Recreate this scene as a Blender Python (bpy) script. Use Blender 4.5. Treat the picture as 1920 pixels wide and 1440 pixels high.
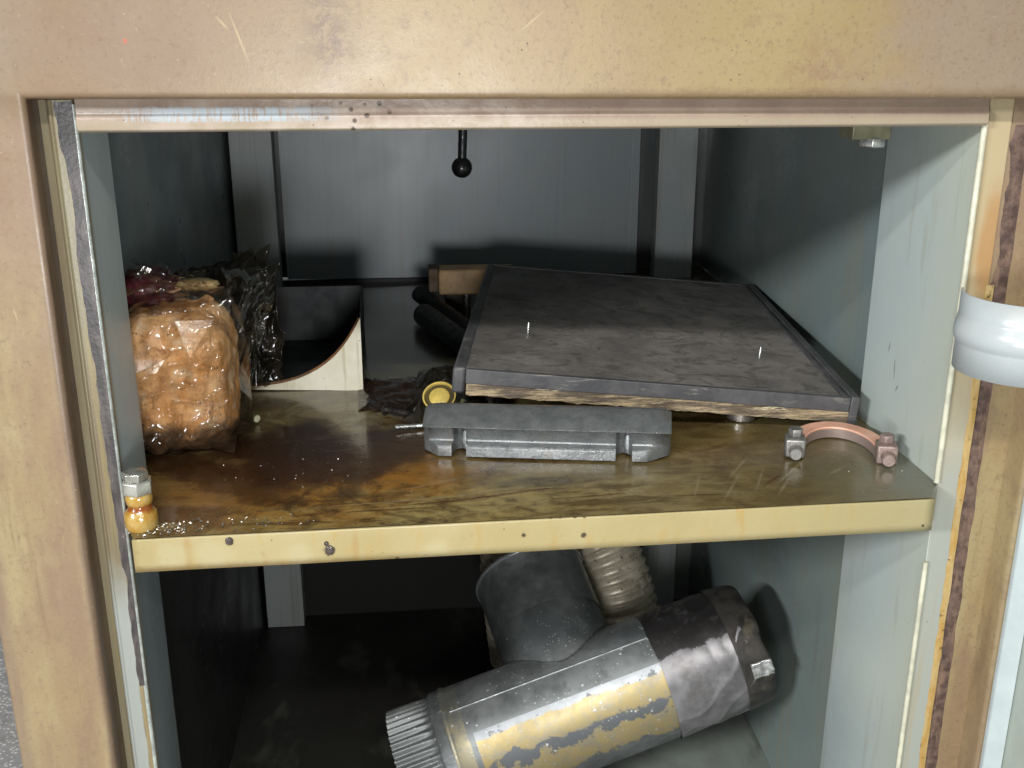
import bpy, bmesh, math, random
import numpy as np
from mathutils import Vector, Matrix, noise as mn
random.seed(7); rng = np.random.default_rng(7)
S = bpy.context.scene
for o in list(bpy.data.objects): bpy.data.objects.remove(o)

# ------------------------------------------------------------------ camera
F = 2000.0; PITCH = math.atan(660/2000); YAW = math.atan(187/math.hypot(2000, 660))
C = np.array([0, -.80, 1.10])
fw = np.array([math.sin(YAW)*math.cos(PITCH), math.cos(YAW)*math.cos(PITCH), -math.sin(PITCH)])
rt = np.array([math.cos(YAW), -math.sin(YAW), 0]); up = np.cross(rt, fw)
cd = bpy.data.cameras.new('camera'); cam = bpy.data.objects.new('camera', cd); S.collection.objects.link(cam)
cd.sensor_width = 36; cd.lens = 36*F/1920; cd.clip_start = .01; cd.clip_end = 50
cam.matrix_world = Matrix(((rt[0], up[0], -fw[0], C[0]), (rt[1], up[1], -fw[1], C[1]), (rt[2], up[2], -fw[2], C[2]), (0, 0, 0, 1)))
S.camera = cam
# ------------------------------------------------------------------ world, lamps, exposure
w = bpy.data.worlds.new('World'); S.world = w; w.use_nodes = True
w.node_tree.nodes['Background'].inputs[0].default_value = (.92, .97, 1, 1)
w.node_tree.nodes['Background'].inputs[1].default_value = .14
def area(name, loc, to, sx, sy, e, col):
    l = bpy.data.lights.new(name, 'AREA'); l.shape = 'RECTANGLE'; l.size = sx; l.size_y = sy; l.energy = e; l.color = col
    o = bpy.data.objects.new(name, l); S.collection.objects.link(o); o.location = loc
    o.rotation_euler = (Vector(to)-Vector(loc)).to_track_quat('-Z', 'Y').to_euler(); return o
area('ceiling_tube', (-.15, -2.6, 2.93), (.1, .2, .8), 2.4, .10, 90, (1, .98, .94))
area('wall_tube', (-3.5, -3.0, 2.37), (.2, .2, .8), 1.2, .14, 175, (.95, .98, 1))
pl = bpy.data.lights.new('hand_lamp', 'POINT'); pl.energy = 18; pl.shadow_soft_size = .085; pl.color = (.97, .985, 1)
po = bpy.data.objects.new('hand_lamp', pl); S.collection.objects.link(po); po.location = (-.03, -.78, .83)
S.view_settings.view_transform = 'Standard'; S.view_settings.look = 'None'; S.view_settings.exposure = 0.02; S.view_settings.gamma = 1
S.render.engine = 'CYCLES'
S.cycles.max_bounces = 10; S.cycles.transparent_max_bounces = 16; S.cycles.use_denoising = True; S.cycles.sample_clamp_indirect = 6

# ------------------------------------------------------------------ placement helpers (photo pixel -> real point on a plane of the place)
def ray(px, py): return fw + rt*(px-960)/F - up*(py-720)/F
def oy(px, py, Y): d = ray(px, py); return C + d*(Y-C[1])/d[1]
def oz(px, py, Z): d = ray(px, py); return C + d*(Z-C[2])/d[2]
def ox(px, py, X): d = ray(px, py); return C + d*(X-C[0])/d[0]
def zs(x): return .7165 + .0135*(x-.1)          # the shelf leans a little
FL = .11; XL = -.287; XR = .478; YB = .90; ROOF = 1.04

# ------------------------------------------------------------------ object helpers
def root(name, loc, label, cat, group=None):
    o = bpy.data.objects.new(name, None); S.collection.objects.link(o); o.location = loc; o.empty_display_size = .02
    o['label'] = label; o['category'] = cat
    if group: o['group'] = group
    return o
def wloc(p):
    v = Vector((0, 0, 0))
    while p is not None: v += p.location; p = p.parent
    return v
def mk(name, V, Fc, m, parent=None, smooth=False, bevel=0, seg=2, label=None, kind=None, sharp=40, loc=None):
    V = np.array(V, float)
    if loc is None: loc = (0, 0, 0) if parent is not None else None
    org = np.array(wloc(parent)) if parent is not None else np.zeros(3)
    if parent is not None and parent.type == 'MESH': org = np.array(wloc(parent))
    me = bpy.data.meshes.new(name); me.from_pydata([tuple(v) for v in (V-org)], [], [tuple(int(i) for i in f) for f in Fc]); me.update()
    bm = bmesh.new(); bm.from_mesh(me); bmesh.ops.recalc_face_normals(bm, faces=bm.faces); bm.to_mesh(me); bm.free()
    o = bpy.data.objects.new(name, me); S.collection.objects.link(o); o.parent = parent
    me.materials.append(m)
    if smooth:
        for p in me.polygons: p.use_smooth = True
        if sharp: 
            try: me.set_sharp_from_angle(angle=math.radians(sharp))
            except Exception: pass
    if bevel:
        b = o.modifiers.new('bevel', 'BEVEL'); b.width = bevel; b.segments = seg; b.limit_method = 'ANGLE'; b.angle_limit = math.radians(35)
        b.harden_normals = False
        for p in me.polygons: p.use_smooth = True
        try: me.set_sharp_from_angle(angle=math.radians(50))
        except Exception: pass
    if label: o['label'] = label
    if kind: o['kind'] = kind
    return o
def boxg(x0, x1, y0, y1, z0, z1):
    V = [(x, y, z) for z in (z0, z1) for y in (y0, y1) for x in (x0, x1)]
    return V, [(0, 2, 3, 1), (4, 5, 7, 6), (0, 1, 5, 4), (2, 6, 7, 3), (0, 4, 6, 2), (1, 3, 7, 5)]
def box(name, b, m, parent, bevel=.001, **k): V, Fc = boxg(*b); return mk(name, V, Fc, m, parent, bevel=bevel, **k)
def join(*geos):
    V = []; Fc = []
    for v, f in geos:
        n = len(V); V += [tuple(q) for q in v]; Fc += [tuple(i+n for i in q) for q in f]
    return V, Fc
def prism_z(poly, z0, z1):
    n = len(poly); V = [(x, y, z0) for x, y in poly]+[(x, y, z1) for x, y in poly]
    return V, [tuple(range(n))[::-1], tuple(range(n, 2*n))]+[(i, (i+1) % n, (i+1) % n+n, i+n) for i in range(n)]
def prism_x(poly, x0, x1):      # poly in (y,z)
    n = len(poly); V = [(x0, y, z) for y, z in poly]+[(x1, y, z) for y, z in poly]
    return V, [tuple(range(n)), tuple(range(n, 2*n))[::-1]]+[(i, i+n, (i+1) % n+n, (i+1) % n) for i in range(n)]
def grid(fn, nu, nv, wrap_u=False, wrap_v=False):
    V = [fn(i/(nu if wrap_u else nu-1), j/(nv if wrap_v else nv-1)) for j in range(nv) for i in range(nu)]
    Fc = []
    for j in range(nv if wrap_v else nv-1):
        for i in range(nu if wrap_u else nu-1):
            a = j*nu+i; b = j*nu+(i+1) % nu; c = ((j+1) % nv)*nu+(i+1) % nu; d = ((j+1) % nv)*nu+i
            Fc.append((a, b, c, d))
    return V, Fc
def frame(d):
    d = Vector(d).normalized(); a = Vector((0, 0, 1)) if abs(d.z) < .9 else Vector((1, 0, 0))
    u = d.cross(a).normalized(); v = d.cross(u).normalized(); return d, u, v
def lathe(p0, d, prof, n=32, cap0=True, cap1=True, ang=None):   # prof: (t, r[, fn])
    d, u, v = frame(d); p0 = Vector(p0); V = []; Fc = []
    for q in prof:
        t, r = q[0], q[1]
        for i in range(n):
            a = 2*math.pi*i/n; rr = r if len(q) < 3 else q[2](a, r)
            V.append(p0+d*t+(u*math.cos(a)+v*math.sin(a))*rr)
    for j in range(len(prof)-1):
        for i in range(n): Fc.append((j*n+i, j*n+(i+1) % n, (j+1)*n+(i+1) % n, (j+1)*n+i))
    if cap0: Fc.append(tuple(range(n))[::-1])
    if cap1: Fc.append(tuple(range((len(prof)-1)*n, len(prof)*n)))
    return V, Fc
def spline(P, n):
    P = [Vector(p) for p in P]; P = [P[0]*2-P[1]]+P+[P[-1]*2-P[-2]]; out = []
    for k in range(n):
        s = k/(n-1)*(len(P)-3); i = min(int(s), len(P)-4); t = s-i; a, b, c, d = P[i:i+4]
        out.append(.5*((2*b)+(c-a)*t+(2*a-5*b+4*c-d)*t*t+(3*b-a-3*c+d)*t**3))
    return out
def tube(P, rad, n=16, caps=True):
    V = []; Fc = []; N = len(P); ref = None
    for k, p in enumerate(P):
        d = (P[min(k+1, N-1)]-P[max(k-1, 0)]).normalized()
        if ref is None: _, ref, _ = frame(d)
        u = (ref-d*ref.dot(d)).normalized(); ref = u; v = d.cross(u)
        r = rad(k/(N-1)) if callable(rad) else rad
        for i in range(n):
            a = 2*math.pi*i/n; V.append(p+(u*math.cos(a)+v*math.sin(a))*r)
    for j in range(N-1):
        for i in range(n): Fc.append((j*n+i, j*n+(i+1) % n, (j+1)*n+(i+1) % n, (j+1)*n+i))
    if caps: Fc += [tuple(range(n))[::-1], tuple(range((N-1)*n, N*n))]
    return V, Fc
def hexg(p0, d, r, h, ch=.12, rot=0):
    f = lambda a, rr: rr
    d_, u, v = frame(d); p0 = Vector(p0); V = []; 
    for t, s in ((0, 1-ch*.5), (h*.08, 1), (h*.88, 1), (h, 1-ch)):
        for i in range(6):
            a = math.pi/3*i+rot; V.append(p0+d_*t+(u*math.cos(a)+v*math.sin(a))*r*s)
    Fc = [(j*6+i, j*6+(i+1) % 6, (j+1)*6+(i+1) % 6, (j+1)*6+i) for j in range(3) for i in range(6)]
    return V, Fc+[tuple(range(6))[::-1], tuple(range(18, 24))]

# ------------------------------------------------------------------ node material builder
class M:
    def __init__(s, name, rough=.5, metal=0, spec=.5, coat=0):
        s.m = bpy.data.materials.new(name); s.m.use_nodes = True; s.t = s.m.node_tree; s.n = s.t.nodes
        s.b = s.n['Principled BSDF']; s.b.inputs['Roughness'].default_value = rough; s.b.inputs['Metallic'].default_value = metal
        s.b.inputs['Specular IOR Level'].default_value = spec; s.b.inputs['Coat Weight'].default_value = coat
        s.g = s.n.new('ShaderNodeNewGeometry'); s.P = s.g.outputs['Position']; s._xyz = None
        s.c = None
    def lk(s, a, b):
        if hasattr(a, 'is_linked') or isinstance(a, bpy.types.NodeSocket): s.t.links.new(a, b)
        elif isinstance(a, (tuple, list)):
            b.default_value = (tuple(a)+(1,))[:4] if b.type == 'RGBA' else tuple(a)[:3]
        else: b.default_value = a
    def obj(s): 
        n = s.n.new('ShaderNodeTexCoord'); s.P = n.outputs['Object']; s._xyz = None; return s
    def xyz(s):
        if s._xyz is None:
            n = s.n.new('ShaderNodeSeparateXYZ'); s.lk(s.P, n.inputs[0]); s._xyz = n.outputs
        return s._xyz
    def math(s, op, a, b=0, c=0, clamp=False):
        n = s.n.new('ShaderNodeMath'); n.operation = op; n.use_clamp = clamp
        for i, q in enumerate((a, b, c)): s.lk(q, n.inputs[i])
        return n.outputs[0]
    def mul(s, a, b): return s.math('MULTIPLY', a, b)
    def add(s, a, b): return s.math('ADD', a, b)
    def vec(s, sc=(1, 1, 1), loc=(0, 0, 0), rot=(0, 0, 0)):
        n = s.n.new('ShaderNodeMapping'); s.lk(s.P, n.inputs[0]); n.inputs['Scale'].default_value = sc; n.inputs['Location'].default_value = loc; n.inputs['Rotation'].default_value = rot
        return n.outputs[0]
    def noise(s, scale, detail=4, rough=.6, sc=(1, 1, 1), dist=0, loc=(0, 0, 0), rot=(0, 0, 0)):
        n = s.n.new('ShaderNodeTexNoise'); s.lk(s.vec(sc, loc, rot), n.inputs['Vector']); n.inputs['Scale'].default_value = scale
        n.inputs['Detail'].default_value = detail; n.inputs['Roughness'].default_value = rough; n.inputs['Distortion'].default_value = dist
        return n.outputs['Fac']
    def voro(s, scale, sc=(1, 1, 1), feat='F1', out='Distance', rnd=1):
        n = s.n.new('ShaderNodeTexVoronoi'); n.feature = feat; s.lk(s.vec(sc), n.inputs['Vector']); n.inputs['Scale'].default_value = scale; n.inputs['Randomness'].default_value = rnd
        return n.outputs[out]
    def ramp(s, x, lo, hi, a=0., b=1.):
        n = s.n.new('ShaderNodeMapRange'); n.interpolation_type = 'SMOOTHSTEP'; s.lk(x, n.inputs[0])
        for i, q in zip((1, 2, 3, 4), (lo, hi, a, b)): n.inputs[i].default_value = q
        return n.outputs[0]
    def mix(s, f, a, b, mode='MIX'):
        n = s.n.new('ShaderNodeMix'); n.data_type = 'RGBA'; n.blend_type = mode; n.clamp_factor = True
        s.lk(f, n.inputs[0]); s.lk(a, n.inputs[6]); s.lk(b, n.inputs[7]); return n.outputs[2]
    def lay(s, f, col): s.c = s.mix(f, s.c, col); return s
    def blob(s, c, r, wob=.0, wsc=20, soft=.5, rz=0):          # soft shaped patch round a point
        n = s.n.new('ShaderNodeVectorMath'); n.operation = 'SUBTRACT'; s.lk(s.P, n.inputs[0]); n.inputs[1].default_value = c
        v = n.outputs[0]
        if rz:
            q = s.n.new('ShaderNodeVectorRotate'); q.rotation_type = 'EULER_XYZ'; s.lk(v, q.inputs['Vector']); q.inputs['Rotation'].default_value = rz; v = q.outputs[0]
        n = s.n.new('ShaderNodeVectorMath'); n.operation = 'DIVIDE'; s.lk(v, n.inputs[0]); n.inputs[1].default_value = r
        k = s.n.new('ShaderNodeVectorMath'); k.operation = 'LENGTH'; s.lk(n.outputs[0], k.inputs[0]); d = k.outputs['Value']
        if wob: d = s.add(d, s.mul(s.add(s.noise(wsc, 5, .65), -.5), wob*2))
        return s.ramp(d, 1-soft, 1+soft*.4, 1, 0)
    def band(s, ax, lo, hi, soft=.002, wob=0, wsc=60, sc=(1, 1, 1)):
        x = s.xyz()[ax]
        if wob: x = s.add(x, s.mul(s.add(s.noise(wsc, 4, .6, sc), -.5), wob*2))
        return s.mul(s.ramp(x, lo-soft, lo+soft), s.ramp(x, hi-soft, hi+soft, 1, 0))
    def bump(s, h, strength=.3, dist=.001):
        n = s.n.new('ShaderNodeBump'); n.inputs['Strength'].default_value = strength; n.inputs['Distance'].default_value = dist
        s.lk(h, n.inputs['Height']); s.lk(n.outputs[0], s.b.inputs['Normal']); return s
    def rough(s, x): s.lk(x, s.b.inputs['Roughness']); return s
    def done(s, col=None):
        s.lk(col if col is not None else s.c, s.b.inputs['Base Color']); return s.m
def specks(m, scale, thr, sc=(1, 1, 1)):     # sparse dots
    return m.mul(m.ramp(m.voro(scale, sc), thr*.6, thr, 1, 0), m.ramp(m.noise(scale*.23, 2), .56, .66))

# exterior sheet: pale paint gone tan, pinkish and ochre under an oil film
def mat_tan():
    m = M('stained_tan_paint', .45, 0, .9)
    big = m.noise(5, 4, .55, loc=(3, 1, 0)); med = m.noise(22, 6, .65); fine = m.noise(260, 3, .6)
    z = m.xyz()[2]; x = m.xyz()[0]; low = m.ramp(z, 1.03, 1.06, 1, 0); hi = m.ramp(z, 1.03, 1.06)
    m.c = m.mix(m.ramp(big, .36, .64), (.47, .355, .225), (.41, .30, .205))
    m.lay(m.mul(m.ramp(m.noise(9, 4, .6, (1, 1, .35)), .46, .64), .8), (.50, .40, .235))
    m.lay(m.mul(m.mul(m.blob((.25, 0, 1.09), (.11, .5, .14), .5, 14, .9), hi), .85), (.50, .405, .215))
    m.lay(m.mul(m.mul(m.blob((.03, 0, 1.07), (.16, .5, .10), .5, 14, .9), hi), .7), (.55, .43, .28))  # cream header centre: the lamp's highlight put into the colour
    m.lay(m.mul(m.ramp(m.add(x, m.mul(m.add(med, -.5), .25)), .30, .40), m.mul(hi, .85)), (.43, .345, .305))
    m.lay(m.mul(m.blob((-.20, 0, 1.10), (.17, .5, .09), .55, 14, .9), .8), (.37, .265, .215))
    m.lay(m.mul(m.blob((-.33, 0, 1.08), (.06, .5, .10), .5, 14, .9), .7), (.40, .35, .325))
    m.lay(m.mul(m.blob((-.058, 0, 1.115), (.026, .5, .06), 1.1, 30, .9), m.ramp(m.noise(120, 5, .75), .40, .60, .1, .75)), (.20, .145, .14))
    m.lay(m.mul(m.blob((.30, 0, 1.075), (.03, .5, .03), .9, 40, .9), m.ramp(m.noise(90, 5, .75), .40, .60, 0, .6)), (.36, .22, .16))
    m.lay(m.mul(m.ramp(m.noise(13, 5, .62, (1.6, 1.6, .45)), .46, .66), m.mul(low, .7)), (.51, .425, .265))
    m.lay(m.mul(m.ramp(m.noise(15, 5, .65, (1.5, 1.5, .5), loc=(5, 2, 1)), .54, .70), m.mul(low, .5)), (.35, .25, .18))
    m.lay(m.mul(m.ramp(m.noise(16, 5, .65, (1, 1, .6), loc=(2, 2, 7)), .54, .68), m.mul(low, .55)), (.36, .24, .19))
    m.lay(m.mul(m.mul(m.ramp(m.add(x, m.mul(m.add(m.noise(24, 4, .6, (1, 1, .4)), -.5), .012)), -.284, -.272), m.ramp(x, -.25, -.24, 1, 0)), m.mul(low, .55)), (.52, .45, .33))
    m.lay(m.mul(m.ramp(m.noise(7, 5, .6, (2.2, 1, .7), loc=(1, 9, 4)), .47, .60), m.mul(low, .75)), (.56, .475, .30))
    m.lay(m.mul(m.ramp(m.noise(9, 5, .62, (2.2, 1, .6), loc=(6, 3, 2)), .50, .62), m.mul(low, .65)), (.385, .265, .20))
    m.lay(m.mul(m.ramp(m.noise(34, 6, .7, loc=(3, 6, 2)), .54, .68), .4), (.33, .235, .175))
    m.lay(m.mul(m.ramp(m.noise(22, 5, .65, (2.5, 1, .22), loc=(8, 8, 1)), .54, .68), m.mul(low, .55)), (.27, .18, .115))
    m.lay(m.ramp(m.noise(70, 6, .75, loc=(1, 5, 5)), .60, .68, 0, .5), (.26, .175, .12))
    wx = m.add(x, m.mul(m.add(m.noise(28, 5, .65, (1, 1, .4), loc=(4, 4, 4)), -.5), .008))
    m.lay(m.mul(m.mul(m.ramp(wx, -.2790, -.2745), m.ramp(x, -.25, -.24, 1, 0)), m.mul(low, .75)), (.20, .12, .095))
    m.lay(m.mul(m.mul(m.ramp(m.add(z, m.mul(m.add(m.noise(14, 5, .6), -.5), .25)), .82, .98), low), .75), (.40, .28, .225))
    m.lay(m.mul(m.ramp(wx, -.345, -.335, 1, 0), m.mul(low, .6)), (.33, .235, .20))
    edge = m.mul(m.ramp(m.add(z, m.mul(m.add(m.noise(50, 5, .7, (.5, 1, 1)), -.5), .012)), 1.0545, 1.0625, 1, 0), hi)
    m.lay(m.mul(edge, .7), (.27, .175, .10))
    m.lay(m.ramp(fine, .52, .70, 0, .42), (.29, .20, .145))
    m.lay(m.ramp(m.noise(240, 3, .6, loc=(9, 4, 2)), .60, .75, 0, .35), (.66, .56, .42))
    m.lay(m.mul(specks(m, 190, .16), .85), (.10, .065, .05))
    m.lay(m.mul(specks(m, 230, .11, (1.1, 1.2, 1.13)), .9), (.85, .76, .62))
    # scratches through the film
    for cx, cz, ln, a in ((-.121, 1.096, .019, .32), (-.132, 1.106, .007, .75), (.165-.08, 1.107, .012, -.9), (-.3, .9, .006, .2)):
        m.lay(m.mul(m.blob((cx, 0, cz), (.0009, .3, ln), .5, 200, .7, (0, a, 0)), .75), (.66, .54, .36))
    m.lay(m.mul(m.blob((-.199, 0, 1.094), (.0016, .1, .0022), .4, 300), .9), (.7, .2, .12))
    yy = m.xyz()[1]
    m.lay(m.mul(m.mul(m.band(1, .0035, .05, .002, .003, 30), m.ramp(x, -.2, -.1, 1, 0)), m.ramp(m.noise(26, 4, .6, (2, 2, .4)), .3, .6, .55, .95)), (.13, .08, .055))
    m.c = m.mix(1.0, m.c, (.565, .525, .425), 'MULTIPLY')
    m.rough(m.ramp(med, .3, .75, .38, .52))
    m.bump(m.add(fine, m.mul(m.noise(900, 2), .5)), .22, .0006)
    return m.done()
# interior paint: blue-grey enamel with brown runs
def mat_grey(name='grey_enamel', grime=1.0, base=(.34, .41, .41), dark=None, rough=.34):
    m = M(name, rough, 0, .5)
    m.c = m.mix(m.ramp(m.noise(7, 4, .55), .3, .7), base, tuple(q*f for q, f in zip(base, (1.12, 1.06, .98))))
    run = m.noise(16, 5, .62, (4, 4, .16)); run2 = m.noise(48, 4, .6, (3, 3, .08), loc=(2, 5, 1))
    m.lay(m.ramp(run, .50, .70, 0, .55*grime), (.27, .23, .15))
    m.lay(m.ramp(run2, .54, .72, 0, .40*grime), (.17, .135, .085))
    if dark: m.lay(dark(m), (.012, .011, .009))
    m.lay(m.mul(specks(m, 150, .12), .6*grime), (.06, .045, .03))
    m.rough(m.ramp(m.noise(11, 4), .3, .7, rough-.08, rough+.12))
    m.bump(m.add(m.noise(420, 3), m.mul(m.noise(6, 2), 3)), .10, .0008)
    return m.done()
TAN = mat_tan()
GREY = mat_grey()
def backm():
    m = M('grey_back_panel', .40, 0, .9)
    m.c = m.mix(m.ramp(m.noise(6, 4, .55), .3, .7), (.225, .27, .29), (.255, .285, .295))
    m.lay(m.mul(m.ramp(m.xyz()[0], -.05, .18, 1, .15), m.ramp(m.noise(22, 5, .65, (5, 5, .10)), .44, .70, 0, .5)), (.23, .21, .175))
    m.lay(m.ramp(m.noise(60, 4, .6, (3, 3, .06), loc=(2, 5, 1)), .52, .76, 0, .3), (.13, .13, .12))
    m.lay(m.mul(specks(m, 120, .1), .6), (.03, .025, .02))
    m.rough(m.ramp(m.noise(14, 4, .6, (1, 1, .7)), .3, .7, .36, .40)); m.bump(m.noise(300, 3), .06, .0006)
    return m.done()
BACK = backm()
SIDE = mat_grey('grey_side_wall', .6, (.15, .19, .20), dark=lambda m: m.mul(m.ramp(m.xyz()[2], .60, .72, 1, 0), m.mul(m.ramp(m.xyz()[0], -.1, .1, 1, 0), .93)))  # lower left wall blackened, the bay's shade painted in
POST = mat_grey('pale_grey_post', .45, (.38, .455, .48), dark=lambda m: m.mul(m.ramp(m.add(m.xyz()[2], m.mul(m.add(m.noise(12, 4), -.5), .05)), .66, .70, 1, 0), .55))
def seatm():          # left rebate faces: pale enamel, ochre runs, black sealant remains
    m = M('rebate_paint_left', .36)
    z = m.xyz()[2]
    m.c = m.mix(m.ramp(m.noise(14, 5, .6, (3, 3, .2)), .35, .65), (.30, .265, .165), (.235, .18, .11))
    m.lay(m.ramp(m.noise(30, 5, .6, (5, 5, .12)), .5, .68, 0, .7), (.42, .33, .14))
    m.lay(m.ramp(m.noise(25, 5, .6, (5, 5, .2), loc=(1, 7, 3)), .56, .72, 0, .7), (.13, .085, .06))
    m.lay(m.mul(m.band(2, .3, .66, .04, .02), m.band(0, -.2665, -.252, .001, .003, 30)), (.45, .48, .44))
    m.bump(m.noise(300, 4), .2, .0008)
    m.c = m.mix(1.0, m.c, (0.8, 0.8, 0.8), 'MULTIPLY'); return m.done()
SEAT = seatm()
def sealm():
    m = M('black_sealant_stain', .42)
    m.c = m.mix(m.ramp(m.noise(60, 5, .65, (2, 2, .5)), .4, .62), (.055, .047, .047), (.125, .105, .10))
    m.lay(m.mul(m.blob((-.25, .03, 1.03), (.03, .03, .014), .4, 80), .9), (.02, .018, .016))
    m.lay(m.ramp(m.noise(130, 5, .7, (1, 1, .25)), .62, .72, 0, .6), (.30, .28, .23))
    m.bump(m.noise(220, 4), .5, .001)
    m.c = m.mix(1.0, m.c, (0.8, 0.8, 0.8), 'MULTIPLY'); return m.done()
SEAL = sealm()
def rebR():
    m = M('rebate_paint_right', .38)
    m.c = m.mix(m.ramp(m.add(m.xyz()[2], m.mul(m.add(m.noise(20, 4), -.5), .12)), .68, .86), (.43, .45, .40), (.56, .45, .27))
    m.lay(m.ramp(m.noise(30, 5, .6, (5, 5, .15)), .5, .7, 0, .5), (.46, .36, .2))
    m.lay(m.mul(m.blob((.468, .03, .93), (.012, .05, .055), .3, 40), .7), (.50, .25, .08))
    m.lay(m.mul(specks(m, 160, .14), .8), (.09, .06, .04))
    m.bump(m.noise(300, 3), .15, .0007)
    m.c = m.mix(1.0, m.c, (0.72, 0.72, 0.72), 'MULTIPLY'); return m.done()
REBR = rebR()
def ochre():
    m = M('ochre_edge_rust', .5)
    m.c = m.mix(m.ramp(m.noise(70, 5, .6, (2, 2, .5)), .35, .65), (.52, .31, .08), (.60, .44, .20))
    m.lay(m.ramp(m.noise(160, 4, .7), .60, .68, 0, .9), (.12, .07, .03)); m.bump(m.noise(260, 4), .5, .001)
    m.c = m.mix(1.0, m.c, (0.75, 0.75, 0.75), 'MULTIPLY'); return m.done()
OCHRE = ochre()
def rustm():
    m = M('dark_rust_groove', .55)
    m.c = m.mix(m.ramp(m.noise(120, 5, .65), .35, .65), (.060, .036, .030), (.15, .095, .075))
    m.lay(m.ramp(m.noise(60, 5, .7, (2, 1, .5)), .52, .66, 0, .7), (.22, .14, .09)); m.lay(m.mul(specks(m, 260, .12), .6), (.4, .36, .3)); m.bump(m.noise(330, 5, .7), .5, .001)
    return m.done()
RUST = rustm()
def topstrip():
    m = M('top_rebate_paint', .36)
    m.c = m.mix(m.ramp(m.noise(18, 5, .6), .35, .65), (.36, .26, .20), (.43, .33, .25))
    x, y, z = m.xyz()
    m.lay(m.ramp(z, 1.036, 1.040, .7, 0), (.44, .37, .26))
    m.lay(m.mul(m.band(0, -.23, .10, .03, .02), m.ramp(m.noise(40, 4, .6), .4, .65, 0, .8)), (.55, .46, .38))
    m.lay(m.mul(m.band(0, -.205, -.07, .03, .03), m.mul(m.band(2, 1.0375, 1.0475, .0007, .0022, 140, (4, 1, .4)), m.ramp(m.noise(130, 5, .7, (4, 1, .35)), .40, .50))), (.46, .51, .54))
    m.lay(m.mul(m.band(0, -.08, .14, .04, .02), m.mul(specks(m, 120, .3), 1.)), (.12, .09, .07))
    m.lay(m.mul(specks(m, 220, .15), .8), (.08, .05, .04))
    m.bump(m.noise(240, 4), .35, .001)
    m.c = m.mix(1.0, m.c, (0.72, 0.72, 0.72), 'MULTIPLY'); return m.done()
TOPS = topstrip()
def lipm():
    m = M('yellowed_shelf_lip', .36)
    m.c = m.mix(m.ramp(m.noise(10, 4, .55, (1, 1, .6)), .35, .65), (.50, .43, .235), (.545, .48, .295))
    m.lay(m.ramp(m.noise(26, 5, .6, (2.4, 1, .6)), .52, .72, 0, .6), (.55, .36, .10))
    for px in (352, 668): 
        p = oy(px, 1040, 0); m.lay(m.mul(m.blob(tuple(p), (.003, .05, .03), 1.2, 60, .9), .4), (.46, .28, .09))
    for px, r in ((320, .014), (400, .016), (560, .012), (820, .014)):
        p = oy(px, 1040, 0); m.lay(m.mul(m.blob(tuple(p), (r, .05, .014), .5, 50, .6), .6), (.60, .56, .38))
    m.lay(m.mul(m.ramp(m.xyz()[0], .25, .44), .6), (.47, .44, .29))
    m.lay(m.mul(specks(m, 150, .15), .9), (.13, .07, .03))
    for px, py, r in ((430, 1016, .0035), (612, 1018, .002), (618, 1032, .005), (1094, 1003, .0028), (745, 1047, .002), (982, 1003, .0022), (1730, 985, .0015)):
        p = oy(px, py, 0); m.lay(m.mul(m.blob(tuple(p), (r, .05, r), .6, 350, .5), .95), (.07, .05, .04))
    for px in range(1015, 1105, 9): 
        p = oy(px, 970+random.uniform(-3, 4), 0); m.lay(m.mul(m.blob(tuple(p), (.0018, .05, .0009), .8, 500, .5), .8), (.12, .09, .06))
    m.lay(m.mul(m.ramp(m.add(m.xyz()[2], m.mul(m.add(m.noise(90, 5, .7), -.5), .008)), .684, .6895, 1, 0), .5), (.33, .20, .07)); m.lay(m.ramp(m.noise(48, 6, .72, loc=(2, 2, 9)), .60, .70, 0, .35), (.38, .27, .12)); m.bump(m.add(m.noise(200, 3), m.mul(m.noise(24, 3), 4)), .22, .001)
    m.c = m.mix(1.0, m.c, (.66, .62, .52), 'MULTIPLY'); return m.done()
LIP = lipm()
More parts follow.
